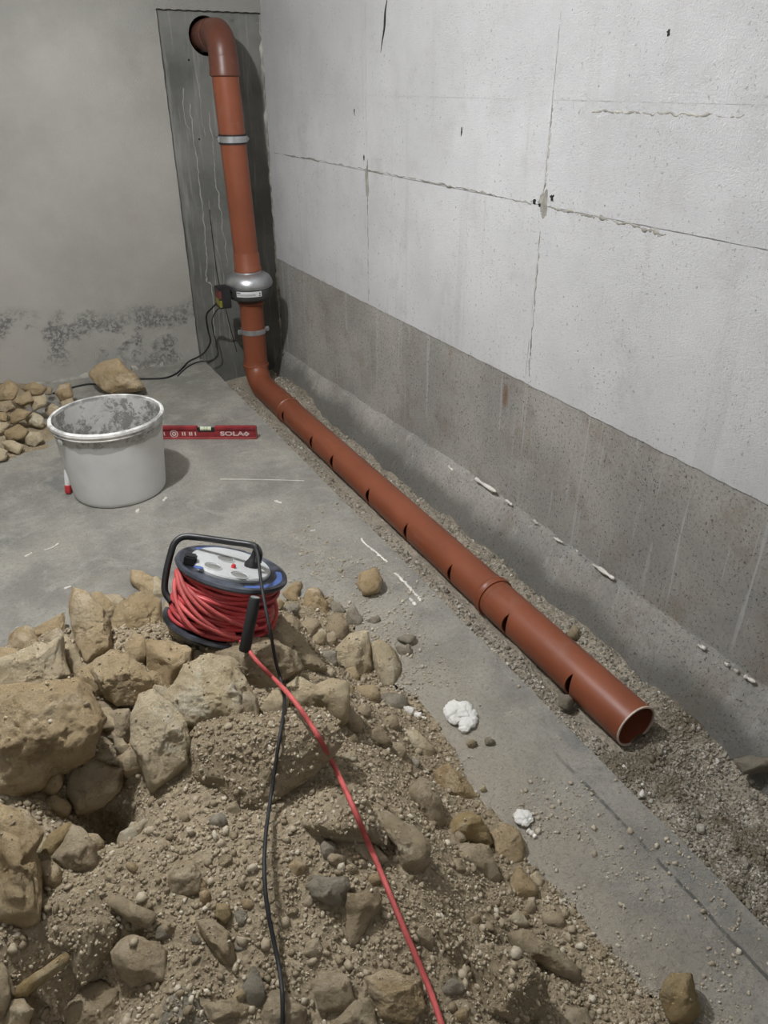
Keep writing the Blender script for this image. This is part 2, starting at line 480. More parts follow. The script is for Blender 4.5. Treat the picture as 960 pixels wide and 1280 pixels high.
# slab: a plate whose free edge along the trench is slightly broken
n = 260
ys = np.linspace(-2.2, YN, n)
j = jag(n, .0022, 3)
top, Fs = [], []
V = []
for i, y in enumerate(ys):
    xe = XE + j[i]
    V += [(-2.6, y, 0), (XE - .02, y, 0), (xe - .003, y, 0), (xe, y, -.004), (xe + .004 * math.sin(i * .7), y, -.3), (-2.6, y, -.3)]
for i in range(n - 1):
    for q in range(6):
        a, b = i * 6 + q, i * 6 + (q + 1) % 6
        Fs.append((a, b, b + 6, a + 6))
Fs += [tuple(range(6))[::-1], tuple((n - 1) * 6 + q for q in range(6))]
tag(link('floor', mesh(V, Fs), M['slab']), 'grey concrete floor slab beside the open trench', kind='structure')

# right wall: grey base, whitewashed panels stand proud of it with joints left between them
wr = link('wall_right', box((XW + .003, -2.2, -.5), (XW + .2, YN + .2, 2.35)), M['rwall'])
tag(wr, 'right basement wall of grey concrete, whitewashed above the damp base', kind='structure')
def wall_panel(y0, y1, z0, z1, ga, gb, gc, gd, s):
    pts = []
    def side(p, q, k, amp, ss):
        L = math.hypot(q[0] - p[0], q[1] - p[1]); m = max(4, int(L / .006)); jj = jag(m, amp, ss)
        dx, dy = (q[0] - p[0]) / L, (q[1] - p[1]) / L
        for i in range(m):
            t = i / m; o = jj[i] if 0 < i else 0
            pts.append((p[0] + (q[0] - p[0]) * t - dy * o, p[1] + (q[1] - p[1]) * t + dx * o))
    side((y0 + ga, z0 + gc), (y1 - gb, z0 + gc), 0, .0018 if z0 < .5 else .0010 if z0 < 1 else .0003, s)
    side((y1 - gb, z0 + gc), (y1 - gb, z1 - gd), 0, .0008, s + 1)
    side((y1 - gb, z1 - gd), (y0 + ga, z1 - gd), 0, .0010 if z1 < 1 else .0003, s + 2)
    side((y0 + ga, z1 - gd), (y0 + ga, z0 + gc), 0, .0008, s + 3)
    k = len(pts)
    V = [(XW, a, b) for a, b in pts] + [(XW + .004, a, b) for a, b in pts]
    Fc = [tuple(range(k))[::-1]] + [(i, (i + 1) % k, (i + 1) % k + k, i + k) for i in range(k)]
    o = link('wall_panel', mesh(V, Fc), M['white'], wr)
    bm = bmesh.new(); bm.from_mesh(o.data); bmesh.ops.recalc_face_normals(bm, faces=bm.faces[:]); bm.to_mesh(o.data); bm.free()
yb = [-2.2, 1.644, 2.655, YN]; zb = [.45, .929, 1.168, 2.35]
sd = 0
for iy in range(3):
    for iz in range(3):
        sd += 9
        wall_panel(yb[iy], yb[iy + 1], zb[iz], zb[iz + 1], .0006, .0006, (0.0, .0009, .0002)[iz], (.0009, .0002, 0)[iz], sd)
# knot of broken render where the joints cross, and dark cracks
def wall_patch(name, y, z, ry, rz, m, s, th=.003):
    k = 26; a = np.linspace(0, 2 * PI, k, endpoint=False)
    rr = 1 + .55 * np.array(jag(k, 1.0, s))
    V = [(XW - .0006, y + ry * rr[i] * math.cos(a[i]), z + rz * rr[i] * math.sin(a[i])) for i in range(k)] + [(XW + .001, y + 1.1 * ry * rr[i] * math.cos(a[i]), z + 1.1 * rz * rr[i] * math.sin(a[i])) for i in range(k)]
    V.append((XW - th, y, z))
    Fc = [(i, (i + 1) % k, 2 * k) for i in range(k)] + [(i + k, (i + 1) % k + k, (i + 1) % k, i) for i in range(k)]
    return link(name, mesh(V, Fc), M[m], wr)
wall_patch('broken_render', 1.64, .935, .016, .03, 'mortar', 5, .006)
wall_patch('broken_render', 2.652, .905, .012, .045, 'mortar', 6, .003)
for (u, v, ry, rz) in [(679, 262, .008, .012), (676, 256, .012, .006), (455, 197, .004, .01), (443, 140, .003, .012), (668, 252, .007, .006), (690, 247, .006, .01), (836, 40, .004, .005), (577, 165, .003, .012)]:
    p = onx(u, v, XW); wall_patch('render_hole', p[1], p[2], ry, rz, 'crack', u, .002)
p0 = [onx(*q, XW) for q in [(484, 0), (482, 14), (481, 34), (478, 52), (476, 66)]]
link('wall_crack', tube(catmull([(XW - .0005, q[1], q[2]) for q in p0], 5), np.interp(np.arange(21), [0, 8, 12, 20], [.0015, .005, .0035, .0006]), 6), M['crack'], wr)
# thin grime ridges left by the formwork boards along the joints
def seam(pts, w, s, name='formwork_seam', m='mortar'):
    q = [onx(u, v, XW) for u, v in pts]; P = catmull([(XW + .0006, a[1], a[2]) for a in q], 26)
    jj = np.abs(np.array(jag(len(P), 1.0, s)))
    P[:, 2] += np.array(jag(len(P), .004, s + 1)); P[:, 1] += np.array(jag(len(P), .003, s + 2))
    V_ = tube(P, .0005 + w * jj, 6)
    for v in V_.vertices: v.co.x = XW + (v.co.x - XW) * .16
    link(name, V_, M[m], wr)
seam([(342, 191), (400, 201), (458, 212), (530, 226), (600, 240), (664, 255)], .004, 41)
seam([(690, 260), (730, 268), (770, 277), (833, 293)], .006, 44)
seam([(661, 470), (668, 380), (675, 290)], .004, 47)
seam([(680, 240), (686, 185), (691, 130)], .004, 50)
seam([(461, 380), (460, 300), (459, 225)], .0025, 53)
seam([(740, 138), (790, 141), (840, 143), (930, 146)], .004, 56)

# footing that sticks out at the foot of the right wall
ny = 420; V = []; Fc = []
ysf = np.linspace(-2.2, YN, ny)
a1, a2, a3 = jag(ny, .006, 71), jag(ny, .005, 72), jag(ny, .006, 73)
for i, y in enumerate(ysf):
    lift = -.06 * max(0, (y - 2.0) / 1.6)
    V += [(XW + .02, y, .047 + a1[i] + lift), (XW - .008 + a3[i] * .3, y, .045 + a1[i] + lift), (XW - .022 + a3[i] * .5, y, .026 + a2[i] + lift), (XW - .085 + a3[i], y, -.15), (XW - .09, y, -.4), (XW + .02, y, -.4)]
for i in range(ny - 1):
    for q in range(5):
        Fc.append((i * 6 + q, i * 6 + q + 1, i * 6 + q + 7, i * 6 + q + 6))
ft = link('trim_1', mesh(V, Fc, True), M['rwall'])
tag(ft, 'damp grey concrete footing along the foot of the right wall', kind='structure')

# back wall: plaster skin left of the niche, raw concrete in the niche, a round hole for the pipe
bw = link('wall_back', box((-2.6, YB + .017, -.5), (XN - .001, YB + .25, 2.35)), M['niche'])
tag(bw, 'back basement wall with beige plaster beside a bare concrete niche', kind='structure')
HX, HZ, HR = 1.077, 1.379, .073
bm = bmesh.new()
k = 40; ring = [(HX + HR * math.cos(2 * PI * i / k), HZ + HR * math.sin(2 * PI * i / k)) for i in range(k)]
fr = [bm.verts.new((a, YN, b)) for a, b in ring]; bk = [bm.verts.new((a, YN + .2, b)) for a, b in ring]
for i in range(k): bm.faces.new((fr[i], fr[(i + 1) % k], bk[(i + 1) % k], bk[i]))
def outer(t):
    c, s_ = math.cos(t), math.sin(t)
    tx = ((XW + .1 if c > 0 else XN - .02) - HX) / c if abs(c) > 1e-9 else 1e9
    tz = ((2.35 if s_ > 0 else -.5) - HZ) / s_ if abs(s_) > 1e-9 else 1e9
    r = min(tx, tz); return (HX + r * c, YN, HZ + r * s_)
angs = sorted([2 * PI * i / k for i in range(k)] + [math.atan2(b - HZ, a - HX) % (2 * PI) for a in (XN - .02, XW + .1) for b in (-.5, 2.35)])
ou = {t: bm.verts.new(outer(t)) for t in angs}
for i in range(k):
    t0, t1 = 2 * PI * i / k, 2 * PI * (i + 1) / k
    mid = [ou[t] for t in angs if t0 - 1e-9 <= t <= t1 + 1e-9]
    if i == k - 1: mid = [ou[t] for t in angs if t0 - 1e-9 <= t] + [ou[angs[0]]]
    bm.faces.new([fr[i]] + mid + [fr[(i + 1) % k]])
nw = link('niche_face', from_bm(bm), M['niche'], bw)
# plaster skin with the slightly ragged niche edge and the head over the niche
jn = jag(160, .0013, 81)
zt = np.linspace(-.02, 1.468, 160)
pts = [(-2.6, -.02)] + [(XN + jn[i], zt[i]) for i in range(160)] + [(XN + (XW - XN) * i / 40, 1.468 + .0015 * math.sin(i * 1.7)) for i in range(1, 41)] + [(XW, 2.35), (-2.6, 2.35)]
k = len(pts)
bm = bmesh.new()
a = [bm.verts.new((x, YB, z)) for x, z in pts]; b = [bm.verts.new((x, YN + .001, z)) for x, z in pts]
bm.faces.new(a)
for i in range(k): bm.faces.new((a[i], a[(i + 1) % k], b[(i + 1) % k], b[i]))
link('plaster_skin', from_bm(bm), M['bplaster'], bw)
link('pipe_hole', tube([(HX, YN + .19, HZ), (HX, YN + .195, HZ)], HR, 24), M['hole'], bw)
# mortar fillet at the foot of the back wall and along the corner
def ridge(name, P, r, m, s, par=None, n_=8):
    P = np.array(P, float); t = np.linspace(0, len(P) - 1, 140)
    Q = np.stack([np.interp(t, np.arange(len(P)), P[:, i]) for i in range(3)], 1)
    rr = r * (1 + .9 * np.array(jag(140, 1.0, s)))
    Q += .4 * r * np.stack([jag(140, 1, s + 1), jag(140, 1, s + 2), jag(140, 1, s + 3)], 1)
    return link(name, tube(Q, np.maximum(rr, r * .15), n_), M[m], par)
tag(ridge('baseboard_back', [(-1.5, YB, .0), (.4, YB + .004, .0), (.70, YB + .006, -.004)], .016, 'mortar', 91), 'crumbly mortar fillet along the foot of the back wall', kind='structure')
tag(ridge('trim_2', [(XW - .004, YN, -.1), (XW - .003, YN, .5), (XW - .003, YN, 1.46)], .0065, 'mortar', 95), 'grey mortar ridge up the corner of the two walls', kind='structure')
# lime streaks that ran down the niche
for pts, r in [([(237, 130), (243, 175), (248, 215), (253, 260), (257, 300), (259, 330), (258, 350), (266, 362), (268, 420)], .0035),
               ([(262, 140), (266, 185), (270, 225), (275, 260), (281, 300), (284, 335)], .003),
               ([(228, 110), (232, 150), (240, 170)], .0022), ([(247, 90), (250, 130), (255, 170)], .002),
               ([(270, 300), (279, 350), (287, 430)], .002), ([(262, 250), (268, 330), (276, 420)], .0016)]:
    q = [ony(u, v, YN) for u, v in pts]; P = catmull([(a[0], YN + .0008, a[2]) for a in q], 12)
    P[:, 0] += np.array(jag(len(P), .006, r * 9000))
    link('lime_streak', tube(P, r * (.6 + np.abs(np.array(jag(len(P), .8, r * 7000 + 3)))), 6), M['streak'], bw)
q = [ony(u, v, YN) for u, v in [(262, 262), (266, 300), (272, 345), (283, 390), (296, 440)]]
link('crack', tube(catmull([(a[0], YN + .0002, a[2]) for a in q], 12), .0024, 5), M['crack'], bw)
for (u, v) in [(236, 75), (249, 174)]:
    q = ony(u, v, YN); link('screw_hole', tube([(q[0], YN - .0012, q[2]), (q[0], YN + .01, q[2])], .004, 10), M['hole'], bw)

tag(link('wall_left', box((-2.8, -2.2, -.3), (-2.6, YN + .2, 2.35)), M['bplaster']), 'left basement wall', kind='structure')
tag(link('wall_front', box((-2.8, -2.4, -.5), (XW + .2, -2.2, 2.35)), M['bplaster']), 'front basement wall', kind='structure')
tag(link('ceiling', box((-2.8, -2.4, 2.35), (XW + .2, YN + .3, 2.5)), M['rwall']), 'grey concrete ceiling', kind='structure')

# ------------------------------------------------------------------ pebbles (one joined mesh per bed)
_ib = bmesh.new(); bmesh.ops.create_icosphere(_ib, subdivisions=1, radius=1.0)
ICO_V = np.array([v.co[:] for v in _ib.verts]); ICO_F = np.array([[v.index for v in f.verts] for f in _ib.faces]); _ib.free()
def pebbles(P, R):
    n_ = len(P)
    q = rng.normal(size=(n_, 4)); q /= np.linalg.norm(q, axis=1)[:, None]
    w, x, y, z = q.T
    Rm = np.stack([1 - 2 * (y * y + z * z), 2 * (x * y - w * z), 2 * (x * z + w * y), 2 * (x * y + w * z), 1 - 2 * (x * x + z * z), 2 * (y * z - w * x), 2 * (x * z - w * y), 2 * (y * z + w * x), 1 - 2 * (x * x + y * y)], 1).reshape(n_, 3, 3)
    V = ICO_V[None] * (1 + rng.uniform(-.36, .36, (n_, len(ICO_V), 1)))
    V = V * rng.uniform(.5, 1.25, (n_, 1, 3)) * np.asarray(R)[:, None, None]
    V = np.einsum('nij,nkj->nki', Rm, V) + np.asarray(P)[:, None, :]
    T = (ICO_F[None] + (np.arange(n_) * len(ICO_V))[:, None, None]).reshape(-1, 3)
    return tri_mesh(V.reshape(-1, 3), T)

# ------------------------------------------------------------------ trench bed
def trench_h(x, y):
    P = np.stack([np.asarray(x) * 9, np.asarray(y) * 9, np.zeros_like(x)], -1)
    h = ZG + .02 * fbm(P, 5, 5) + .012 * fbm(P * 3.1, 8, 3)
    h = h + .05 * np.exp(-(((x - 1.2) / .1) ** 2 + ((y - 3.3) / .25) ** 2))
    h = h - .035 * np.exp(-(((x - 1.19) / .07) ** 2 + ((y - .62) / .10) ** 2)) - .03 * np.exp(-(((x - .97) / .05) ** 2 + ((y - .66) / .05) ** 2))
    h = h + .025 * np.exp(-(((x - 1.235) / .05) ** 2)) * np.clip((2.4 - y) / 1.2, 0, 1)
    h = h + .022 * np.exp(-(((x - 1.12) / .07) ** 2 + ((y - .80) / .045) ** 2))
    under = ZP - np.sqrt(np.maximum(1e-6, RP * RP - (x - XP) ** 2)) + .002
    h = np.where((np.abs(x - XP) < RP) & (y > .84), np.minimum(h, under), h)
    return h
gx, gy = np.meshgrid(np.linspace(XE - .02, XW - .03, 44), np.concatenate([np.linspace(-.6, 1.6, 240), np.linspace(1.6, YN, 120)[1:]]))
gz = trench_h(gx, gy)
nyg, nxg = gx.shape
idx = np.arange(nyg * nxg).reshape(nyg, nxg)
T = np.concatenate([np.stack([idx[:-1, :-1], idx[:-1, 1:], idx[1:, 1:]], -1).reshape(-1, 3), np.stack([idx[:-1, :-1], idx[1:, 1:], idx[1:, :-1]], -1).reshape(-1, 3)])
tb = link('gravel_bed', tri_mesh(np.stack([gx, gy, gz], -1).reshape(-1, 3), T, True), M['trench'])
tag(tb, 'brown gravel bed in the trench under the drain pipe', 'gravel', kind='stuff')
N = 34000
u = rng.uniform(0, 1, N); y = .25 * (3.6 / .25) ** u
x = rng.uniform(XE + .004, XW - .075, N)
r = np.exp(rng.normal(math.log(.0021), .42, N)) * (1 + .12 * y); r = np.clip(r, .0010, .0095)
z = trench_h(x, y) + r * .25
keep = ~((np.abs(x - XP) < RP + .004) & (y > .83))
o = link('gravel', pebbles(np.stack([x, y, z], 1)[keep], r[keep]), M['tgravel'], tb); tag(o, kind='stuff')

# ------------------------------------------------------------------ rubble heap
def sstep(t): t = np.clip(t, 0, 1); return t * t * (3 - 2 * t)
def heap_h(x, y):
    x = np.asarray(x, float); y = np.asarray(y, float)
    P = np.stack([x * 6, y * 6, np.zeros_like(x)], -1)
    w = .06 * fbm(P * .8, 21, 3)
    d = np.minimum(.635 + w - x - .04 * np.maximum(0, y - 1.0), 1.60 + w - y - .25 * np.maximum(0, x - .3) + .10 * np.minimum(0, x - .3))
    ridge_ = .215 - .11 * sstep((.75 - y) / .5)
    ridge_ = ridge_ + .085 * np.exp(-((x + .12) / .36) ** 2 - ((y - 1.28) / .28) ** 2)
    h = ridge_ * sstep(d / .34)
    h = h + (.028 * fbm(P, 22, 4) + .012 * fbm(P * 4, 24, 3)) * sstep(d / .15)
    h = h - .12 * np.exp(-(((x + .02) / .06) ** 2 + ((y - .93) / .07) ** 2))
    h = h - .10 * np.exp(-(((x + .12) / .09) ** 2 + ((y - .66) / .06) ** 2))
    return np.where(d > -.01, h, -.02)
gx, gy = np.meshgrid(np.linspace(-1.0, .72, 230), np.linspace(-.3, 1.66, 250))
gz = heap_h(gx, gy)
nyg, nxg = gx.shape; idx = np.arange(nyg * nxg).reshape(nyg, nxg)
T = np.concatenate([np.stack([idx[:-1, :-1], idx[:-1, 1:], idx[1:, 1:]], -1).reshape(-1, 3), np.stack([idx[:-1, :-1], idx[1:, 1:], idx[1:, :-1]], -1).reshape(-1, 3)])
hv = np.stack([gx, gy, gz], -1).reshape(-1, 3)
T = T[(hv[T][:, :, 2].max(1) > -.004)]
used = np.unique(T); remap = -np.ones(len(hv), int); remap[used] = np.arange(len(used))
HV, HT = hv[used], remap[T]
heap = link('rubble_heap', tri_mesh(HV, HT, True), M['heap'])
tag(heap, 'heap of broken limestone rubble and grit piled on the slab', 'rubble', kind='stuff')
def march(u, v):
    d = ray(u, v); t = .4
    while t < 4:
        p = CAM + d * t
        if p[2] < max(float(heap_h(p[0], p[1])), 0.0): return p
        t += .006
    return onz(u, v)

# ------------------------------------------------------------------ rocks
ICOS = {}
for s_ in (2, 3, 4, 5):
    _b = bmesh.new(); bmesh.ops.create_icosphere(_b, subdivisions=s_, radius=1.0)
    ICOS[s_] = (np.array([v.co[:] for v in _b.verts]), np.array([[v.index for v in f.verts] for f in _b.faces])); _b.free()
def rock_verts(poly, seed, sub, th, centre, soft=False, rough=1.0, tilt=0.0):
    poly = np.array(poly, float)
    x, y = poly[:, 0], poly[:, 1]; x1, y1 = np.roll(x, -1), np.roll(y, -1)
    cr = x * y1 - x1 * y; A = cr.sum() / 2
    cx, cy = ((x + x1) * cr).sum() / (6 * A), ((y + y1) * cr).sum() / (6 * A)
    rad_px = math.sqrt(abs(A) / PI)
    S, Fc = ICOS[sub]
    g = np.random.default_rng(seed * 7919 + 5)
    rad = np.ones(len(S))
    def cut(nrm, d, rad):
        dp = S @ nrm
        return np.where(dp > d, np.minimum(rad, d / np.maximum(dp, 1e-6)), rad)
    off = g.uniform(-50, 50, 3)
    amp = rough
    n1 = fbm(S * 1.7 + off, seed, 3); n2 = 1 - np.abs(fbm(S * 3.0 + off, seed + 9, 4)) * 2.4; n3 = .5 - 2.2 * np.abs(fbm(S * 6 + off, seed + 4, 4)); n4 = fbm(S * 18 + off, seed + 6, 3)
    rad = rad * (1.08 + amp * (.14 * n1 + .07 * (n2 - .6)))
    warp = .05 * np.stack([fbm(S * 5 + off + 9 * q, seed + 20 + q, 3) for q in range(3)], 1)
    Sw = S + warp
    def cut(nrm, d, rad):                            # break a flat face off, with a slightly ragged edge
        dp = S @ nrm; dw = Sw @ nrm
        return np.where(dw > d / rad.clip(.3), np.minimum(rad, d / np.maximum(dp, 1e-6)), rad)
    for i in range(8 if not soft else 3):
        c = g.uniform(.12, .97); a = g.uniform(0, 2 * PI); s2 = math.sqrt(1 - c * c)
        rad = cut(np.array([s2 * math.cos(a), s2 * math.sin(a), c * (1 if i % 4 else -1)]), g.uniform(.52, .80), rad)
    for i in range(20):
        q = g.normal(size=3); q /= np.linalg.norm(q)
        if q[2] < -.3: q[2] *= -1
        rad = cut(q, g.uniform(.72, .95), rad)
    if sub >= 4:                                     # shallow steps where thin flakes have come off
        for i in range(5):
            q = g.normal(size=3); q /= np.linalg.norm(q); q[2] = abs(q[2])
            dp = Sw @ q; lim = g.uniform(.72, .9)
            rad = np.where(dp > lim, rad * g.uniform(.93, .965), rad)
    rad = rad * (1 + amp * ((.075 if sub >= 4 else .04) * n3 + (.06 if sub >= 4 else .04) * n4 + .03 * (n2 - .6)))
    sa_ = np.hypot(S[:, 0], S[:, 1])
    rad = rad / np.percentile(rad[sa_ > .85], 60)
    phi = np.arctan2(S[:, 1], S[:, 0]); sa = np.hypot(S[:, 0], S[:, 1])
    dx, dy = np.cos(phi), -np.sin(phi)
    best = np.zeros(len(S))
    for i in range(len(poly)):
        ax, ay = x[i] - cx, y[i] - cy; ex, ey = x1[i] - x[i], y1[i] - y[i]
        det = dx * (-ey) + dy * ex
        with np.errstate(all='ignore'):
            t = (ax * (-ey) + ay * ex) / det; s3 = (dx * ay - dy * ax) / det
        ok = (s3 >= -1e-6) & (s3 <= 1 + 1e-6) & (t > 0) & np.isfinite(t)
        best = np.where(ok, np.maximum(best, np.where(ok, t, 0)), best)
    best = np.where(best <= 0, rad_px, best)
    edge = 1.02 + .5 * (rad - 1)                    # facets bite less into the outline than into the faces
    bl = sstep((sa - .55) / .4)
    k = rad * (1 - bl) + edge * bl
    dep = depth_of(centre)
    Rm = rad_px * dep / F_PX
    U = cx + best * sa * k * dx; Vv = cy + best * sa * k * dy
    Dp = dep - S[:, 2] * rad * Rm * th - tilt * (Vv - cy) / F_PX * dep
    P = CAM + (((U - 480)[:, None] * RT - (Vv - 640)[:, None] * UP) / F_PX + FW) * Dp[:, None]
    return P, Fc, Rm
bvh_V, bvh_F, bvh_crust = [HV], [HT], [np.ones(len(HT), bool)]
bvh_off = [len(HV)]
RK = 'broken limestone pieces of the rubble heap'
def centroid(poly):
    p = np.array(poly, float); x, y = p[:, 0], p[:, 1]; x1, y1 = np.roll(x, -1), np.roll(y, -1); cr = x * y1 - x1 * y; A = cr.sum() / 2
    return ((x + x1) * cr).sum() / (6 * A), ((y + y1) * cr).sum() / (6 * A), math.sqrt(abs(A) / PI)
def rock(poly, mat, label, th=.9, lift=.5, z=None, crust=False, seed=None, group=RK, name='limestone_rock', cat='rock', soft=False, rough=1.0, dep=None, tilt=None):
    poly = [tuple(map(float, q)) for q in poly]
    cu, cv, rp = centroid(poly)
    seed = seed if seed is not None else int(cu * 3 + cv * 7)
    if dep is not None: c = atd(cu, cv, dep)
    elif z is not None: c = onz(cu, cv, z)
    else:
        c = march(cu, cv); t = depth_of(c); c = atd(cu, cv, t - lift * rp * t / F_PX)
    sub = 5 if rp > 34 else 4 if rp > 20 else 3 if rp > 9 else 2
    if tilt is None: tilt = .32 if z is None and dep is None else .1
    P, Fc, Rm = rock_verts(poly, seed, sub, th * .85, c, soft, rough, tilt)
    org = P.mean(0)
    o = link(name, tri_mesh(P - org, Fc, False), M[mat], None, org)
    tag(o, label, cat, group)
    bvh_V.append(P); bvh_F.append(Fc + bvh_off[0]); bvh_crust.append(np.full(len(Fc), crust)); bvh_off[0] += len(P)
    return o
def ell(u, v, a, b, rot=0.0, k=9):
    g = np.random.default_rng(int(u * 13 + v * 29)); out = []
    for i in range(k):
        t = 2 * PI * i / k; r = g.uniform(.82, 1.15); x, y = a * r * math.cos(t), b * r * math.sin(t)
        c, s_ = math.cos(rot), math.sin(rot); out.append((u + x * c - y * s_, v + x * s_ + y * c))
    return out
# rubble heap, from the back edge to the front; outlines measured in the 960 x 1280 frame
R = rock
R([(-4,812),(20,797),(52,780),(85,760),(86,785),(78,795),(58,803),(38,800),(15,816)], 'tan', 'long flat tan stone at the left back edge of the heap beside the bare slab', .7)
R([(120,745),(150,741),(160,748),(145,765),(132,770),(122,758)], 'pale', 'small pale flat stone peeping up behind the two jagged boulders left of the cable reel', .8)
R([(160,710),(176,711),(196,726),(207,745),(190,752),(178,742),(165,730)], 'tan', 'pitted knobbly stone at the back edge of the heap just left of the reel handle', .9)
R([(92,736),(110,742),(136,776),(141,810),(125,832),(105,845),(95,807),(85,780),(85,752)], 'tan', 'tall pointed slab of limestone standing upright like a fang on the heap', .9, lift=.5)
R([(137,777),(152,752),(182,738),(202,748),(208,778),(209,800),(190,812),(170,816),(150,808),(140,795)], 'tan', 'big rough boulder with a pale top edge between the fang-shaped stone and the reel', .9)
R([(139,810),(160,820),(180,832),(188,860),(172,882),(145,884),(125,865),(115,838),(122,822)], 'tan', 'rounded block leaning under the fang-shaped stone above the dark hollow', .9, lift=.75)
R([(60,812),(82,788),(95,806),(108,842),(88,848),(78,835)], 'pale', 'narrow pale wedge of stone in front of the fang-shaped slab', .7, lift=.5)
R([(15,815),(45,799),(60,805),(80,790),(83,815),(90,845),(75,858),(50,862),(28,868),(12,880),(-6,870),(-12,825)], 'pale', 'broad pale leaning slab at the left edge on top of the largest boulder', .8, lift=.55)
R([(28,856),(75,848),(105,842),(122,868),(135,900),(122,925),(110,945),(68,967),(55,990),(25,1002),(-14,1000),(-22,880)], 'tan', 'largest rough brown boulder at the left edge of the frame', .85, lift=.45, rough=1.3)
R([(118,872),(150,880),(180,890),(168,928),(140,918),(118,925)], 'dusty', 'shaded stone at the back of the dark hollow in the heap', .6, lift=-.1)
R([(140,914),(150,917),(163,935),(163,947),(153,944),(143,935)], 'pale', 'small finger-like chip at the right rim of the dark hollow', .8, lift=.8)
R([(202,750),(215,746),(222,780),(262,800),(262,815),(222,812),(208,790)], 'pale', 'pale stone wedged under the left side of the reel', .9, lift=.6)
R([(181,800),(207,800),(238,812),(241,835),(222,850),(208,872),(197,857),(188,837),(183,815)], 'tan', 'two-sided tan block in front of the reel on its left', .95, lift=.5)
R([(250,808),(300,798),(345,800),(372,815),(385,838),(340,862),(300,862),(262,840)], 'dusty', 'broad shaded boulder that carries the cable reel', .9, lift=.3)
R([(325,790),(352,772),(375,798),(404,835),(380,842),(345,850),(322,830)], 'dusty', 'smooth shaded boulder to the right of the reel', .9, lift=.4)
R([(85,955),(110,951),(140,958),(160,957),(152,982),(140,1000),(130,1010),(95,1020),(92,1002),(84,995),(82,972)], 'dusty', 'notched stone below the dark hollow at left', .9, lift=.5)
R([(-10,998),(30,1020),(54,1044),(44,1065),(52,1090),(47,1145),(35,1156),(-12,1154)], 'tan', 'tall boulder cut off by the left edge below the largest one', .85, lift=.6)
R([(47,1068),(60,1043),(86,1026),(92,1040),(68,1072),(54,1080)], 'yellow', 'thin yellowish flake leaning on a rounded stone at left', .6, lift=.5)
R([(62,1072),(82,1046),(90,1034),(105,1040),(122,1055),(121,1082),(105,1097),(72,1084)], 'dusty', 'rounded stone with a flat front, right of the yellowish flake', .9, lift=.6)
R([(22,1232),(82,1187),(90,1189),(87,1202),(57,1227),(33,1247),(15,1249)], 'yellow', 'long thin ochre slab tilted up at the lower left', .55, lift=1.0)
R([(-6,1203),(10,1208),(14,1245),(6,1275),(-6,1275)], 'dusty', 'stone at the lower left edge of the frame beside the thin ochre slab', .8)
R([(5,1252),(30,1248),(40,1262),(36,1290),(2,1290)], 'tan', 'crumbly stone in the lower left corner', .8)
R([(60,1137),(82,1117),(118,1107),(137,1135),(150,1168),(140,1198),(102,1226),(85,1196),(62,1186)], 'dusty', 'wide flat stone powdered with grit at the lower left', .5, lift=.1, crust=True)
R([(82,1267),(105,1230),(125,1222),(152,1235),(149,1292),(82,1292)], 'dusty', 'smooth tan stone at the bottom edge left of the black cable', .7, lift=.3)
R([(140,1192),(150,1180),(170,1172),(197,1177),(212,1190),(210,1228),(190,1226),(165,1235),(150,1222)], 'dusty', 'lumpy stone with scooped sides in the lower left gravel', .8, lift=.45)
R([(200,1284),(207,1250),(234,1230),(250,1243),(264,1288)], 'grey', 'grey gritty stone at the bottom edge left of the black cable', .6, lift=.3, crust=True)
R([(146,1068),(150,1040),(185,1020),(188,1032),(172,1052),(153,1070)], 'pale', 'pale flat flake standing in the gravel below the pale boulders', .5, lift=.3)
R([(134,1130),(150,1122),(197,1142),(195,1152),(185,1162),(160,1152)], 'dusty', 'ledge-like stone with grit on top and a shadow beneath', .7, lift=.6)
R([(209,1101),(223,1074),(243,1074),(254,1090),(249,1113),(237,1122),(214,1119)], 'dusty', 'knuckle-shaped pale stone in the gravel left of the black cable', .9, lift=.5)
R([(246,1152),(269,1152),(287,1165),(298,1197),(294,1216),(278,1206),(255,1172)], 'dusty', 'long wedge-shaped stone pointing down the gravel slope', .8, lift=.5)
R([(271,1130),(288,1128),(290,1146),(281,1156),(270,1146)], 'yellow', 'small brownish stone at the head of the wedge-shaped stone', .8)
R([(292,1142),(304,1136),(310,1148),(306,1163),(297,1158)], 'grey', 'small angular grey chip in the gravel left of the black cable', .8)
R([(298,1239),(317,1204),(328,1225),(332,1248),(324,1257),(305,1260)], 'grey', 'flat grey triangular stone just left of the black cable near the bottom', .6, lift=.5)
R([(255,1256),(300,1246),(318,1258),(310,1272),(265,1280)], 'dusty', 'shaded stone under the grey triangular one', .8, lift=.2)
R([(325,1270),(342,1234),(360,1243),(383,1262),(382,1288),(333,1294)], 'dusty', 'stone under the black cable at the bottom edge', .7, lift=.25)
R([(381,1178),(399,1172),(405,1187),(396,1200),(378,1194)], 'dusty', 'small rounded stone between the two cables near the bottom', .8)
R([(392,1238),(404,1215),(440,1218),(443,1250),(431,1266),(396,1266)], 'dusty', 'blocky brown stone between the two cables at the bottom', .7, lift=.3)
R([(455,1222),(480,1214),(525,1226),(537,1262),(512,1282),(475,1272)], 'tan', 'large yellowish stone under the red cable at the bottom edge', .7, lift=.35)
R([(405,1290),(435,1254),(463,1246),(475,1290)], 'dusty', 'wide flat stone cut by the bottom edge left of the red cable', .7, lift=.3)
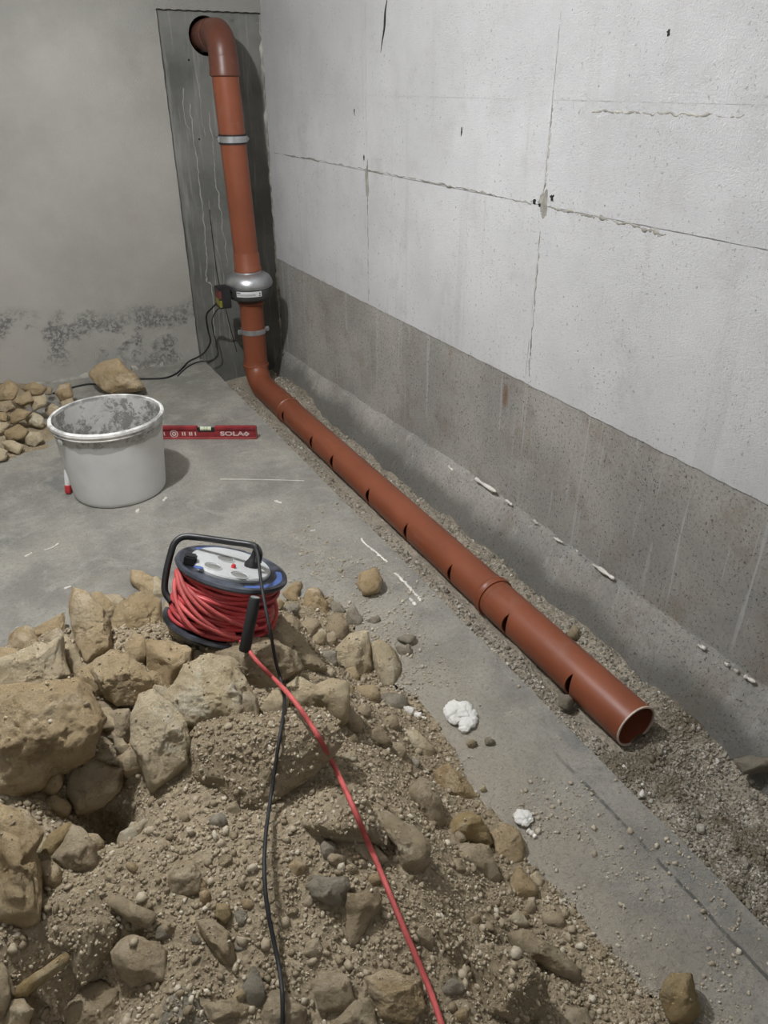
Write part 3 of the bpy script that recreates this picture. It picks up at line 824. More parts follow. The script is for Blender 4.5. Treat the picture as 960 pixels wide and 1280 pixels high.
# middle of the heap
R([(208,878),(232,832),(262,821),(290,830),(310,850),(326,875),(324,897),(300,912),(262,915),(225,905)], 'pale', 'big pale rounded boulder directly below the reel', .95, lift=.6)
R([(163,930),(168,895),(176,874),(192,866),(212,880),(232,905),(238,932),(240,960),(218,974),(190,984),(180,962)], 'pale', 'pale boulder with a smooth overhanging lip left of the gritty lump', .9, lift=.65)
R([(228,935),(248,905),(290,893),(325,898),(366,891),(400,887),(419,903),(422,928),(404,954),(382,978),(344,1003),(333,1014),(306,1016),(286,1006),(272,982),(250,968)], 'dusty', 'broad gritty lump of cemented rubble under both cables', .55, lift=.55, crust=True, rough=1.2, tilt=.5)
R([(326,884),(340,860),(360,863),(362,897),(348,900),(331,902)], 'pale', 'small pale block between the pale rounded boulder and the black cable', .9, lift=.5)
R([(354,855),(372,842),(396,858),(412,849),(434,853),(438,876),(429,902),(417,903),(383,890),(362,878)], 'pale', 'large block with a grey square side right of the red cable', .95, lift=.7)
R([(346,844),(366,834),(386,841),(387,851),(356,852)], 'pale', 'thin curved stone behind the red cable below the reel', .7, lift=.9)
R([(420,818),(435,793),(459,789),(467,813),(469,836),(450,855),(431,852),(418,842)], 'pale', 'left half of the pale split boulder right of the reel', .95, lift=.6)
R([(461,801),(474,796),(495,812),(502,834),(494,857),(479,864),(471,840),(464,818)], 'pale', 'right half of the pale split boulder right of the reel', .95, lift=.6)
R([(436,858),(470,855),(476,870),(465,884),(440,874)], 'tan', 'small stone tucked under the pale split boulder', .8, lift=.3)
R([(418,880),(434,876),(452,897),(452,915),(432,917),(420,905)], 'dusty', 'shaded stone between the square-sided block and the dark clod', .8, lift=.3)
R([(467,872),(486,865),(507,868),(508,887),(480,897)], 'grey', 'dark grey crumbly clod beside the strip of foam', .8, rough=1.6)
R([(502,912),(520,911),(544,937),(534,955),(513,930)], 'pale', 'smooth pale wedge left of the big foam blob', .8, lift=.4)
R([(449,912),(477,908),(490,930),(460,930)], 'dusty', 'flat stone left of the smooth pale wedge', .7)
R([(420,944),(442,937),(448,948),(434,959)], 'pale', 'small pale chip right of the red cable in the middle of the heap', .8)
R([(440,979),(458,995),(474,1029),(481,1054),(452,1057),(424,1050),(387,1046),(372,1032),(410,1012)], 'dusty', 'gritty undercut boulder crossed by the red cable', .8, lift=.5, crust=True)
R([(470,1018),(488,1019),(520,1033),(537,1055),(537,1082),(520,1097),(507,1106),(497,1084),(490,1055),(475,1036)], 'dusty', 'large smooth-sided boulder just right of the red cable', .95, lift=.6)
R([(440,1052),(470,1056),(490,1075),(470,1085),(445,1072)], 'dusty', 'low stone under the red cable beside the smooth-sided boulder', .7)
R([(381,1107),(394,1094),(431,1096),(436,1110),(429,1130),(415,1133),(390,1122)], 'grey', 'rounded grey stone left of the red cable in the lower middle', .85, lift=.6)
R([(432,1114),(452,1114),(471,1110),(473,1132),(456,1165),(440,1188),(433,1176),(434,1142)], 'dusty', 'tall shaded sliver of stone left of the red cable', .7, lift=.5)
R([(511,986),(525,970),(541,980),(553,1004),(558,1027),(548,1044),(525,1037),(517,1020)], 'dusty', 'angular brown boulder with a flat front near the slab', .95, lift=.5)
R([(541,965),(552,957),(563,955),(584,975),(599,1000),(580,1003),(556,990)], 'tan', 'brown stone at the right edge of the heap below the big foam blob', .8, lift=.4)
R([(560,1043),(565,1025),(577,1016),(602,1019),(611,1037),(612,1053),(598,1061),(573,1056)], 'yellow', 'ochre yellow stone at the right edge of the heap', .9, lift=.6)
R([(562,1065),(583,1054),(611,1057),(626,1097),(612,1109),(583,1086)], 'dusty', 'tan stone lying under the ochre yellow one', .8, lift=.4)
R([(612,1042),(630,1029),(650,1038),(658,1060),(656,1076),(640,1081),(620,1073)], 'tan', 'brown cube-like stone beside the small foam blob', .9, lift=.5)
R([(636,1109),(648,1081),(662,1097),(672,1112),(660,1129),(641,1122)], 'tan', 'angular pointed stone at the right edge of the heap below the small foam blob', .9, lift=.5)
R([(662,1094),(672,1088),(681,1100),(677,1112),(666,1108)], 'pale', 'small pale stone touching the angular pointed one', .9)
R([(634,1148),(648,1137),(662,1155),(652,1164)], 'pale', 'small pale flat chip above the lower right boulders', .7)
R([(673,1144),(691,1137),(708,1151),(705,1162),(684,1158)], 'dusty', 'low brown stone at the lower right edge of the gravel', .8)
R([(700,1136),(709,1134),(712,1146),(704,1150)], 'pale', 'tiny pale chip on the low brown stone at lower right', .8, lift=1.0)
R([(630,1165),(660,1161),(700,1190),(721,1210),(716,1222),(695,1217),(670,1202),(640,1187)], 'dusty', 'wide flat slab overhanging its own shadow at lower right', .6, lift=.8)
R([(592,1197),(605,1184),(640,1187),(662,1195),(676,1220),(691,1250),(683,1274),(645,1288),(607,1262),(598,1235)], 'dusty', 'large gritty boulder at the bottom right of the heap', .85, lift=.5, crust=True)
R([(690,1286),(710,1257),(733,1260),(747,1290)], 'dusty', 'stone cut by the bottom edge at the right end of the heap', .8, lift=.3)
R([(520,1165),(528,1151),(543,1172),(541,1189),(527,1183)], 'dusty', 'small upright stone right of the red cable near the bottom', .9, lift=.5)
R([(540,1155),(557,1151),(570,1172),(576,1200),(565,1222),(559,1192)], 'dusty', 'tall gritty stone behind the small upright one', .8, lift=.4, crust=True)
R([(552,1235),(565,1222),(580,1228),(583,1241),(562,1247)], 'grey', 'small grey stone in the gap left of the large gritty boulder', .8)
# small stones between the reel and the slab
R([(352,741),(366,727),(375,734),(373,752),(359,755)], 'tan', 'small brownish stone at the heap edge right of the reel top', .9)
R([(378,760),(385,738),(399,736),(412,753),(410,771),(397,773)], 'tan', 'tan block right of the reel, nearest the bare slab', .9)
R([(411,764),(414,751),(426,755),(434,765),(423,771)], 'grey', 'small dark stone beside the tan block right of the reel', .8)
R([(432,767),(443,757),(453,772),(451,783),(433,783)], 'grey', 'cube-like grey stone right of the reel', .9)
R([(456,776),(471,769),(477,775),(466,783)], 'grey', 'small flat grey chip on the slab right of the cube-like stone', .8)
R([(371,780),(387,770),(402,782),(385,802),(375,797)], 'dusty', 'cracked brown clod right of the reel', .8, rough=1.5)
R([(404,783),(426,767),(434,782),(432,802),(419,812)], 'dusty', 'gritty stone below the tan block right of the reel', .9)
R([(383,806),(402,783),(411,791),(403,806),(390,814)], 'pale', 'narrow pale stone leaning right of the shaded boulder', .8, lift=.5)
R([(393,823),(402,812),(421,814),(420,833),(409,834)], 'grey', 'smooth grey stone left of the pale split boulder', .9, lift=.5)
R([(428,840),(445,830),(450,848),(438,858)], 'tan', 'small stone wedged below the pale split boulder', .8, lift=.1)
R([(495,799),(507,791),(519,796),(523,807),(514,810)], 'grey', 'dark angular stone on the slab right of the split boulder', .9, group=None)
R([(494,808),(512,804),(516,818),(500,822)], 'grey', 'grey square chip in front of the dark angular stone', .9, group=None)
# smaller chunks wedged among the boulders, and stones half sunk in the gritty front of the heap
gq = np.random.default_rng(21)
WD = 'chunk of limestone wedged between the larger boulders on the left side of the heap'
for (u, v) in [(10, 830), (30, 800), (70, 800), (108, 770), (112, 850), (128, 762), (60, 850), (100, 870), (140, 830), (172, 815), (190, 850), (205, 870), (150, 905), (165, 950), (178, 905), (20, 870), (132, 900), (85, 940), (70, 1010), (60, 975), (196, 740), (215, 820), (245, 825), (110, 1060), (60, 1095)]:
    a = gq.uniform(15, 25); R(ell(u, v, a, a * gq.uniform(.7, 1.0), gq.uniform(0, 3)), gq.choice(['tan', 'tan', 'pale', 'dusty']), WD, .95, lift=.15, group='wedged chunks on the left side of the heap')
WR = 'small stone in the loose rubble to the right of the reel'
for (u, v) in [(362, 762), (370, 735), (392, 745), (420, 775), (412, 800), (398, 835), (412, 842), (440, 800), (352, 805), (378, 818), (432, 865), (455, 890), (490, 905), (470, 925), (440, 925), (497, 940), (520, 955), (365, 780), (345, 755)]:
    a = gq.uniform(8, 14); R(ell(u, v, a, a * gq.uniform(.65, 1.0), gq.uniform(0, 3)), gq.choice(['tan', 'dusty', 'pale', 'grey']), WR, .95, lift=.5, group='small stones right of the reel')
WF = 'small dusty stone half sunk in the gritty front slope of the heap'
for k_ in range(58):
    u, v = gq.uniform(120, 700), gq.uniform(985, 1275)
    if u > 470 + (v - 930) * .95 or u < 300 - (v - 900) * 1.0: continue
    a = gq.uniform(5.5, 13); R(ell(u, v, a, a * gq.uniform(.6, 1.0), gq.uniform(0, 3)), gq.choice(['dusty', 'dusty', 'tan', 'grey']), WF, .95, lift=.35, group='small stones sunk in the front slope')
# stones that lie alone on the slab
R([(444,730),(450,714),(470,711),(478,726),(474,742),(457,745)], 'tan', 'single tan rock lying alone on the slab right of the reel', 1.0, z=.028, group=None)
R([(825,1243),(839,1219),(864,1219),(869,1240),(876,1264),(864,1282),(838,1280)], 'yellow', 'single knobbly yellow rock alone on the slab at the lower right', 1.0, z=.028, group=None)
R([(604,924),(611,920),(620,926),(616,933),(606,932)], 'grey', 'small smooth grey pebble on the slab right of the big foam blob', .9, z=.006, group=None)
R([(582,928),(590,922),(596,929),(591,937),(584,934)], 'dusty', 'small crumbly clod at the foot of the big foam blob', .9, z=.006, group=None)
R([(599,986),(606,981),(609,989),(602,992)], 'pale', 'small oval pebble on the slab right of the brown stone', .9, z=.004, group=None)
# stones in the trench
R([(708,795),(716,780),(724,786),(722,800),(714,802)], 'dusty', 'small brown stone on the gravel behind the nearest pipe section', .9, dep=2.03, group=None)
R([(697,884),(700,868),(712,868),(720,880),(712,889)], 'grey', 'grey stone leaning on the near side of the pipe below its last slot', .9, dep=1.83, group=None)
R([(515,606),(521,598),(525,600),(520,612)], 'grey', 'thin dark chip on the gravel between pipe and wall', .7, dep=2.92, group=None)
R([(534,730),(545,726),(552,738),(540,741)], 'dusty', 'small dark stone in the gap between slab and pipe', .8, dep=2.35, group=None)
R([(915,950),(940,944),(968,950),(965,966),(930,968)], 'grey', 'dark wet lump of soil at the right edge below the footing', .8, dep=1.62, group=None)
R([(908,1040),(920,1034),(928,1046),(918,1056)], 'grey', 'dark round stone in the wet trench gravel at right', .8, dep=1.54, group=None)
# rocks at the foot of the back wall
BKG = 'small broken stones piled at the left end of the back wall'
R([(112,467),(131,452),(149,448),(158,460),(174,476),(181,486),(142,495),(128,490),(117,478)], 'tan', 'large single boulder at the foot of the back wall behind the bucket', .9, z=.075, group=None)
back = [
 ([(69,492),(73,480),(89,478),(92,496),(76,503)], 'tan', 'upright stone at the right end of the small pile by the back wall', .07),
 ([(74,501),(92,496),(91,511),(78,514)], 'pale', 'pale stone under the upright one behind the bucket', .03),
 ([(30,547),(37,540),(50,540),(54,549),(44,559),(32,556)], 'pale', 'pale round stone nearest the bucket in the small pile', .025),
 ([(0,551),(14,549),(30,557),(23,568),(11,565)], 'pale', 'flat pale stone at the front of the small pile by the left edge', .028),
 ([(-6,558),(11,563),(10,574),(-6,579)], 'pale', 'front stone of the small pile cut by the left edge', .025),
 ([(11,518),(21,510),(37,515),(32,525),(14,530)], 'tan', 'brown stone in the middle of the small pile', .07),
 ([(30,524),(41,514),(55,522),(53,534),(34,531)], 'pale', 'pale angular stone at the right front of the small pile', .04),
 ([(55,511),(66,503),(74,510),(69,523),(57,520)], 'pale', 'pale stone just left of the bucket rim in the small pile', .04),
 ([(18,500),(37,487),(43,501),(27,510)], 'tan', 'brown wedge high up in the small pile', .10),
 ([(39,497),(57,491),(58,506),(41,516)], 'pale', 'square pale stone in the middle row of the small pile', .085),
 ([(27,486),(41,476),(60,485),(53,493),(38,494)], 'tan', 'brown stone on top of the small pile against the back wall', .10),
 ([(-6,517),(9,514),(9,527),(-6,528)], 'tan', 'brown stone at the left edge of the small pile, middle row', .08),
 ([(3,539),(23,530),(37,538),(30,548),(12,552)], 'tan', 'broad brown stone at the front of the small pile', .05),
 ([(-6,487),(11,475),(24,485),(18,500),(-6,504)], 'tan', 'large dusty stone at the left edge against the back wall', .11),
 ([(-6,528),(14,529),(6,541),(-6,543)], 'pale', 'small pale stone at the left edge, second row of the small pile', .055),
 ([(57,483),(66,485),(64,494),(56,494)], 'dusty', 'small chip at the top right of the small pile', .05),
 ([(-6,503),(14,500),(20,510),(8,515),(-6,515)], 'dusty', 'grey-brown stone below the dusty one at the left edge', .09),
]
for poly, m, lab, z in back: R(poly, m, lab, .95, z=z, group=BKG)
# low bank of grit that the small pile lies on
def bank_h(x, y): return np.where(True, .075 * sstep((.16 - x + .05 * np.sin(9 * y)) / .5) * sstep((y - 2.78) / .45) + .004 * fbm(np.stack([x * 20, y * 20, x * 0], -1), 77, 3) - .003, 0)
gx, gy = np.meshgrid(np.linspace(-.9, .2, 60), np.linspace(2.75, YB, 60)); gz = bank_h(gx, gy)
idx = np.arange(3600).reshape(60, 60)
T = np.concatenate([np.stack([idx[:-1, :-1], idx[:-1, 1:], idx[1:, 1:]], -1).reshape(-1, 3), np.stack([idx[:-1, :-1], idx[1:, 1:], idx[1:, :-1]], -1).reshape(-1, 3)])
tag(link('grit_bank', tri_mesh(np.stack([gx, gy, gz], -1).reshape(-1, 3), T, True), M['heap']), 'low bank of grit under the small pile of stones by the back wall', 'grit', kind='stuff')

# ------------------------------------------------------------------ grit on the heap, on dusty stones and on the slab
AV, AF, AC = np.concatenate(bvh_V), np.concatenate(bvh_F), np.concatenate(bvh_crust)
tree = BVHTree.FromPolygons(AV.tolist(), AF.tolist(), all_triangles=True)
N = 62000
xs = rng.uniform(-.55, .72, N); ysx = .18 + 1.38 * rng.uniform(0, 1, N) ** 1.25
rr = np.clip(np.exp(rng.normal(math.log(.00195), .52, N)), .0010, .0085)
PP, RR = [], []
for i in range(N):
    dr = Vector((0, 0, -1)) if i % 2 else Vector((rng.uniform(-.15, .15), .62, -.78))
    hit, nrm, fi, dist = tree.ray_cast(Vector((xs[i], ysx[i], .1)) - dr * 1.2, dr)
    if hit is None: continue
    up = abs(nrm.z)
    if AC[fi]:
        if up < .12: continue
    elif up < .8 or random.random() > .10: continue
    PP.append((hit.x, hit.y, hit.z + rr[i] * .3)); RR.append(rr[i] if AC[fi] else rr[i] * .7)
o = link('gravel', pebbles(PP, RR), M['gravel'], heap); tag(o, kind='stuff')
N = 17000
xs = np.concatenate([rng.normal(.60, .09, N // 2), rng.uniform(.3, XE - .01, N // 2)]); ysx = np.concatenate([rng.uniform(.15, 1.7, N // 2), rng.uniform(.2, 2.0, N // 2)])
dd = fbm(np.stack([xs * 7, ysx * 7, xs * 0], 1), 31, 4)
keep = (xs < XE - .012) & (heap_h(xs, ysx) < .004) & ((dd > -.02) | (rng.uniform(0, 1, N) < .12)) & (xs > .2)
xs, ysx = xs[keep], ysx[keep]
rr = np.clip(np.exp(rng.normal(math.log(.0016), .5, len(xs))), .0007, .0065)
o = link('slab_grit', pebbles(np.stack([xs, ysx, rr * .35], 1), rr), M['sgrit']); tag(o, 'loose limestone grit scattered over the slab beside the heap', 'grit', kind='stuff')
def hit_px(u, v, back=0.0):
    d = ray(u, v); L = np.linalg.norm(d)
    h, n_, fi, t = tree.ray_cast(Vector(CAM), Vector(d / L))
    p = np.array(h) if h is not None else onz(u, v)
    if p[2] < 0: p = onz(u, v)
    return p - d / L * back
# ------------------------------------------------------------------ drain pipe
def pipe_along(y0, y1, slots, r=RP, th=.0032, seg=64):
    """tube along y with saw-cut slots; slots = (y, half width, angle a, angle b) with angles in the xz plane"""
    rings = [y0]
    rows = []          # each row: function angle -> y
    ordered = sorted(slots)
    rows.append(lambda a: y0)
    for (yc, w, a0, a1) in ordered:
        def lo(a, yc=yc, w=w, a0=a0, a1=a1): return yc - (w * math.sin(PI * (a - a0) / (a1 - a0)) ** .7 if a0 < a < a1 else 0)
        def hi(a, yc=yc, w=w, a0=a0, a1=a1): return yc + (w * math.sin(PI * (a - a0) / (a1 - a0)) ** .7 if a0 < a < a1 else 0)
        rows += [lo, hi]
    rows.append(lambda a: y1)
    ang = [2 * PI * i / seg for i in range(seg)]
    bm = bmesh.new()
    grid = [[bm.verts.new((r * math.cos(a), f(a), r * math.sin(a))) for a in ang] for f in rows]
    for i in range(len(rows) - 1):
        cut = i % 2 == 1
        for k in range(seg):
            if cut: continue
            l = (k + 1) % seg
            bm.faces.new((grid[i][k], grid[i][l], grid[i + 1][l], grid[i + 1][k]))
    bmesh.ops.remove_doubles(bm, verts=bm.verts[:], dist=1e-5)
    bmesh.ops.recalc_face_normals(bm, faces=bm.faces[:])
    me = bpy.data.meshes.new('mesh'); bm.to_mesh(me); bm.free()
    o = bpy.data.objects.new('tmp', me); COL.objects.link(o)
    md = o.modifiers.new('s', 'SOLIDIFY'); md.thickness = th; md.offset = -1
    dg = bpy.context.evaluated_depsgraph_get(); dg.update()
    me2 = bpy.data.meshes.new_from_object(o.evaluated_get(dg)); bpy.data.objects.remove(o)
    bm = bmesh.new(); bm.from_mesh(me2); bmesh.ops.recalc_face_normals(bm, faces=bm.faces[:]); bm.to_mesh(me2); bm.free()
    me2.shade_smooth(); sharp(me2, 40)
    return me2
A0, A1 = math.radians(146), math.radians(222)
def turn_y(me):
    for v in me.vertices: x, y, z = v.co; v.co = (x, z, -y)
    return me
YJ, YE0, YE1 = 1.385, .835, 3.13
near = link('slotted_drain_pipe', pipe_along(YE0, YJ - .01, [(1.275, .0095, A0 - .12, A1), (1.012, .0085, A0 - .1, A1)]), M['pipe'], None, (XP, 0, ZP))
tag(near, 'nearest orange-brown drain pipe section with open end and two saw-cut slots', 'pipe', 'slotted pipe sections in the trench')
rim = lathe([(RP - .0034, 0), (RP + .0003, 0), (RP + .0003, .004), (RP - .0034, .004)], 64, True); turn_y(rim)
link('cut_rim', rim, M['cut'], near, (0, YE0 - .0006, 0))['label'] = 'pale sawn rim of the pipe end'
sock = lathe([(RP + .0002, -.0), (RP + .0045, 0), (RP + .0045, .01), (RP + .0062, .013), (RP + .0062, .019), (RP + .0042, .023), (RP + .0006, .026)], 64); turn_y(sock)
link('socket_bead', sock, M['pipe'], near, (0, YJ + .005, 0))
far = link('slotted_drain_pipe', pipe_along(YJ - .0095, YE1, [(y, w, A0 - .02, A1) for y, w in [(1.555, .009), (1.826, .010), (2.102, .013), (2.413, .014), (2.617, .014)]] + [(2.935, .015, A0 + .05, A1)]), M['pipe'], None, (XP, 0, ZP))
tag(far, 'long far orange-brown drain pipe section with six narrow slots beside the slab', 'pipe', 'slotted pipe sections in the trench')
def bend(path, r, th, bead=()):
    o_ = tube(path, r, 48, cap=False)
    return o_
# bottom bend: from the horizontal run up into the riser
path = [(XP, YE1 - .02, ZP), (XP, YE1 + .03, ZP), (XP, YP - .13, ZP)]
arc = [(XP + .004 * t / 1.5708, YP - .11 + .11 * math.sin(t), ZP + .11 - .11 * math.cos(t)) for t in np.linspace(0, PI / 2, 14)]
top = [(XP + .005, YP, ZP + .115)]
be = empty('pipe_bend', (XP, YP, ZP), 'lower orange-brown pipe bend turning from the trench up the corner', 'pipe bend')
def sub(me, p, name, m, parent):
    for v in me.vertices: v.co -= Vector(p)
    return link(name, me, m, parent)
B0 = (XP, YP, ZP)
sub(tube(path + arc + top, RP + .0012, 48, cap=False), B0, 'elbow', M['pipe'], be)
def collar(c, d, r0, prof, name, parent, base, m='pipe', n_=56):
    me = lathe(prof, n_); q = Vector((0, 0, 1)).rotation_difference(Vector(d)).to_matrix()
    for v in me.vertices: v.co = q @ v.co + Vector(c) - Vector(base)
    return link(name, me, M[m], parent)
bead = lambda h=.004: [(RP + .0014, -.028), (RP + .0035, -.026), (RP + .0035, -.010), (RP + .0035 + h, -.006), (RP + .0035 + h, .003), (RP + .002, .007), (RP, .008)]
collar((XP + .005, YP, ZP + .085), (0, 0, 1), RP, bead(), 'socket_bead', be, B0)
collar((XP, YE1 - .14, ZP), (0, -1, 0), RP, [(RP + .0003, -.19), (RP + .0026, -.188), (RP + .0026, -.02), (RP + .0045, -.014), (RP + .0045, -.002), (RP + .0005, .002)], 'spigot_socket', be, B0)
# riser below the fan
RX = XP + .007
ZF0, ZF1 = .318, .458
low = link('riser_pipe', turn_y(pipe_along(-.05, .05, [])) if False else lathe([(RP, .005), (RP, .302), (RP + .004, .304), (RP + .0075, .309), (RP + .0075, .315), (RP + .004, .319), (RP - .002, .319)], 56), M['pipe'], None, (RX, YP, 0))
tag(low, 'short orange-brown riser pipe between the lower bend and the fan', 'pipe')
# riser above the fan, leaning a touch to the left
up0, up1 = Vector((RX, YP, ZF1 - .004)), Vector((1.071, YP, 1.262))
hp = link('riser_pipe', None, None, None, None) if False else None
Lr = (up1 - up0).length
me = lathe([(RP - .002, 0), (RP + .003, 0), (RP + .0078, .004), (RP + .0078, .012), (RP + .0042, .018), (RP + .0035, .075), (RP + .0005, .082), (RP, .09), (RP, Lr)], 56)
q = Vector((0, 0, 1)).rotation_difference(up1 - up0).to_matrix()
for v in me.vertices: v.co = q @ v.co
hp = link('riser_pipe', me, M['pipe'], None, up0)
tag(hp, 'tall orange-brown riser pipe between the fan and the top bend', 'pipe')
# top bend into the wall
B1 = (1.071, YP, 1.26)
tb_ = empty('pipe_bend', B1, 'top darker brown pipe bend entering a round hole in the back wall', 'pipe bend')
dzx = (HX - 1.069) / 1
pth = [(1.0712, YP, 1.232), (1.0705, YP, 1.27), (1.070, YP, 1.293)]
ra = .085
pth += [(1.070 + (HX - 1.070) * t / (PI / 2), YP + ra - ra * math.cos(t), HZ - ra + ra * math.sin(t)) for t in np.linspace(.06, PI / 2, 16)]
pth += [(HX + .003, YP + .15, HZ), (HX + .003, YN + .1, HZ)]
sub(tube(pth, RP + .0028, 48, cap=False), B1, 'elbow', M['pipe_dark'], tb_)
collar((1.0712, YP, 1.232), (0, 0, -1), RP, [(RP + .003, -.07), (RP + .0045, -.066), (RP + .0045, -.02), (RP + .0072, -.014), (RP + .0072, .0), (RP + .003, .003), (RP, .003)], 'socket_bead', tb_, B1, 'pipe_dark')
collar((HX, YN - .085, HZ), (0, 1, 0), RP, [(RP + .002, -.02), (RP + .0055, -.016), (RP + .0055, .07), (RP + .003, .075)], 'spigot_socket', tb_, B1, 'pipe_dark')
# clamps
def clamp(zc, xc, yc, label, ears, rubber):
    o = empty('pipe_clamp', (xc, yc, zc), label, 'clamp')
    link('band', lathe([(RP + .001, -.011), (RP + .004, -.012), (RP + .004, .012), (RP + .001, .011)], 56), M['steel'], o)
    if rubber:
        link('rubber_liner', lathe([(RP + .0003, -.0185), (RP + .0036, -.0185), (RP + .0036, .0185), (RP + .0003, .0185)], 56), M['rubber'], o)
    for s in (-1, 1):
        bm = bmesh.new(); x0 = s * (RP + .002); x1 = s * (RP + .006 + ears)
        box_bm(bm, (min(x0, x1), -.006, -.011), (max(x0, x1), .0, .011), .001)
        link('ear', from_bm(bm), M['steel'], o)
        b_ = lathe([(0, -.012), (.007, -.012), (.007, -.004), (.004, -.004), (.004, .014), (0, .014)], 6, smooth=False)
        for v in b_.vertices: v.co = (v.co.x + s * (RP + .006 + ears * .55), v.co.z, v.co.y)
        link('bolt', b_, M['steel_dull'], o)
    rod = tube([(0, RP + .002, 0), (0, YN - yc + .005, 0)], .005, 10); link('threaded_rod', rod, M['steel_dull'], o)
    return o
t_ = (1.0 - up0.z) / (up1.z - up0.z)
clamp(1.0, up0.x + (up1.x - up0.x) * t_, YP, 'upper steel pipe clamp with black rubber lining on the tall riser', .004, True)
clamp(.178, RX, YP, 'lower steel pipe clamp with two bolts just below the fan', .016, False)
# inline fan
fan = empty('inline_duct_fan', (RX, YP, ZF0), 'round metal inline duct fan with white sticker on the pipe in the corner', 'fan')
link('upper_shell', lathe([(RP + .001, .140), (RP + .004, .140), (RP + .006, .132), (.078, .128), (.095, .116), (.104, .102), (.108, .088), (.108, .080), (.1045, .076), (.1045, .071), (.100, .068), (0.09, .068)], 72), M['steel'], fan)
link('lower_shell', lathe([(.09, .0685), (.103, .0685), (.1035, .06), (.102, .034), (.096, .020), (.078, .010), (RP + .010, .004), (RP + .004, 0), (RP + .001, 0)], 72), M['darkgrey'], fan)
def on_fan(a0, a1, z0, z1, r, n_=10):
    V, Fc = [], []
    for i in range(n_ + 1):
        a = a0 + (a1 - a0) * i / n_
        for z, dr in ((z0, 0), (z1, .0)):
            for k in (0, .0008): V.append(((r + k) * math.cos(a), (r + k) * math.sin(a), z))
    for i in range(n_):
        b = i * 4; c = b + 4
        Fc += [(b + 1, c + 1, c + 3, b + 3), (b, b + 2, c + 2, c), (b + 2, b + 3, c + 3, c + 2), (b, c, c + 1, b + 1)]
    Fc += [(0, 1, 3, 2), (n_ * 4, n_ * 4 + 2, n_ * 4 + 3, n_ * 4 + 1)]
    return mesh(V, Fc)
va = math.atan2(-YP, -RX)            # direction from the fan to the camera
st = link('sticker', on_fan(va - .62, va + .52, .040, .064, .1036), M['label'], fan); st['label'] = 'white sticker with small grey print'
for a0, a1, z0, z1 in [(-.60, -.42, .056, .061), (-.58, .28, .0515, .0525), (-.58, .22, .0485, .0495), (-.58, .25, .0455, .0465), (.40, .46, .05, .059), (.38, .47, .043, .047)]:
    link('print', on_fan(va + a0, va + a1, z0, z1, .1044, 4), M['ink'], st)
BXP = ony(279, 370, YP - .03)
bm = bmesh.new(); box_bm(bm, (-.03, -.035, -.05), (.026, .03, .045), .003)
tb2 = link('terminal_box', from_bm(bm), M['black'], fan, Vector(BXP) - Vector((RX, YP, ZF0))); tb2['label'] = 'black terminal box on the side of the fan'
link('tag', box((-.0315, -.03, .0), (-.0302, .01, .03)), M['redtag'], tb2); link('tag', box((-.0315, -.03, -.035), (-.0302, .012, -.004)), M['yellowtag'], tb2)
link('tag', box((-.030, -.0362, -.002), (-.018, -.035, .03)), M['redtag'], tb2); link('tag', box((-.03, -.0362, -.042), (-.018, -.035, -.012)), M['yellowtag'], tb2)
bm = bmesh.new(); box_bm(bm, (-.045, -.02, -.012), (.0, .02, .012), .002); link('bracket', from_bm(bm), M['black'], tb2, (.055, .01, .0))
# cables of the fan
def cable(name, pts, r, m, label, k=10, cat='cable', group=None):
    P = catmull(pts, k); o0 = P[len(P) // 2]
    o = link(name, tube(P - o0, r, 8), M[m], None, o0)
    return tag(o, label, cat, group)
zc = .0045
A_ = [ony(274, 376, 3.41), ony(266, 384, 3.43), ony(258, 394, 3.50), ony(260, 412, 3.56), ony(263, 427, 3.57), ony(256, 440, 3.60), ony(247, 446.5, 3.61), ony(236, 452, 3.60)] + [onz(u, v, zc) for u, v in [(228, 460), (220, 467), (205, 472.5), (180, 473.5), (160, 474), (135, 481), (112, 480), (88, 485), (66, 492)]]
for q_ in A_[5:8]: q_[2] = max(q_[2], .006)
cable('power_cable', A_, .0042, 'rubber', 'thick black power cable running from the fan along the slab behind the boulder')
Bc = [ony(280, 382, 3.42), ony(271, 388, 3.45), ony(265, 400, 3.55), ony(267, 416, 3.61), ony(272, 434, 3.62), ony(272, 445, 3.61)] + [onz(u, v, .003) for u, v in [(262, 451), (250, 452), (239, 456), (229, 463), (222, 470)]]
Bc[5][2] = max(Bc[5][2], .012)
cable('control_cable', Bc, .0026, 'rubber', 'thin dark cable hanging from the fan box into the niche corner')

# ------------------------------------------------------------------ bucket with marker pen
bc = (.2585, 2.432)
bk = empty('bucket', (bc[0], bc[1], 0), 'white round mortar bucket splashed with cement standing on the slab', 'bucket')
RB, RTp, HB = .150, .1725, .268
outer_p = [(0, 0), (RB - .012, 0), (RB - .004, .002), (RB, .008)] + [(RB + (RTp - RB) * t, HB * t) for t in np.linspace(.06, 1, 16)]
inner_p = [(RTp - .0035, HB)] + [(RB + (RTp - RB) * t - .0035, HB * t) for t in np.linspace(.98, .05, 14)] + [(0, .014)]
link('wall', lathe(outer_p, 96), M['bucket'], bk)
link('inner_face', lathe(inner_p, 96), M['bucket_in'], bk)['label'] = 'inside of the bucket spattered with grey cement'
link('rim', lathe([(RTp - .004, HB - .012), (RTp - .004, HB + .004), (RTp + .002, HB + .006), (RTp + .0075, HB + .002), (RTp + .0085, HB - .006), (RTp + .0045, HB - .0085), (RTp + .0045, HB - .014), (RTp + .0065, HB - .017), (RTp + .0045, HB - .021), (RTp - .0005, HB - .023)], 96), M['rim'], bk)
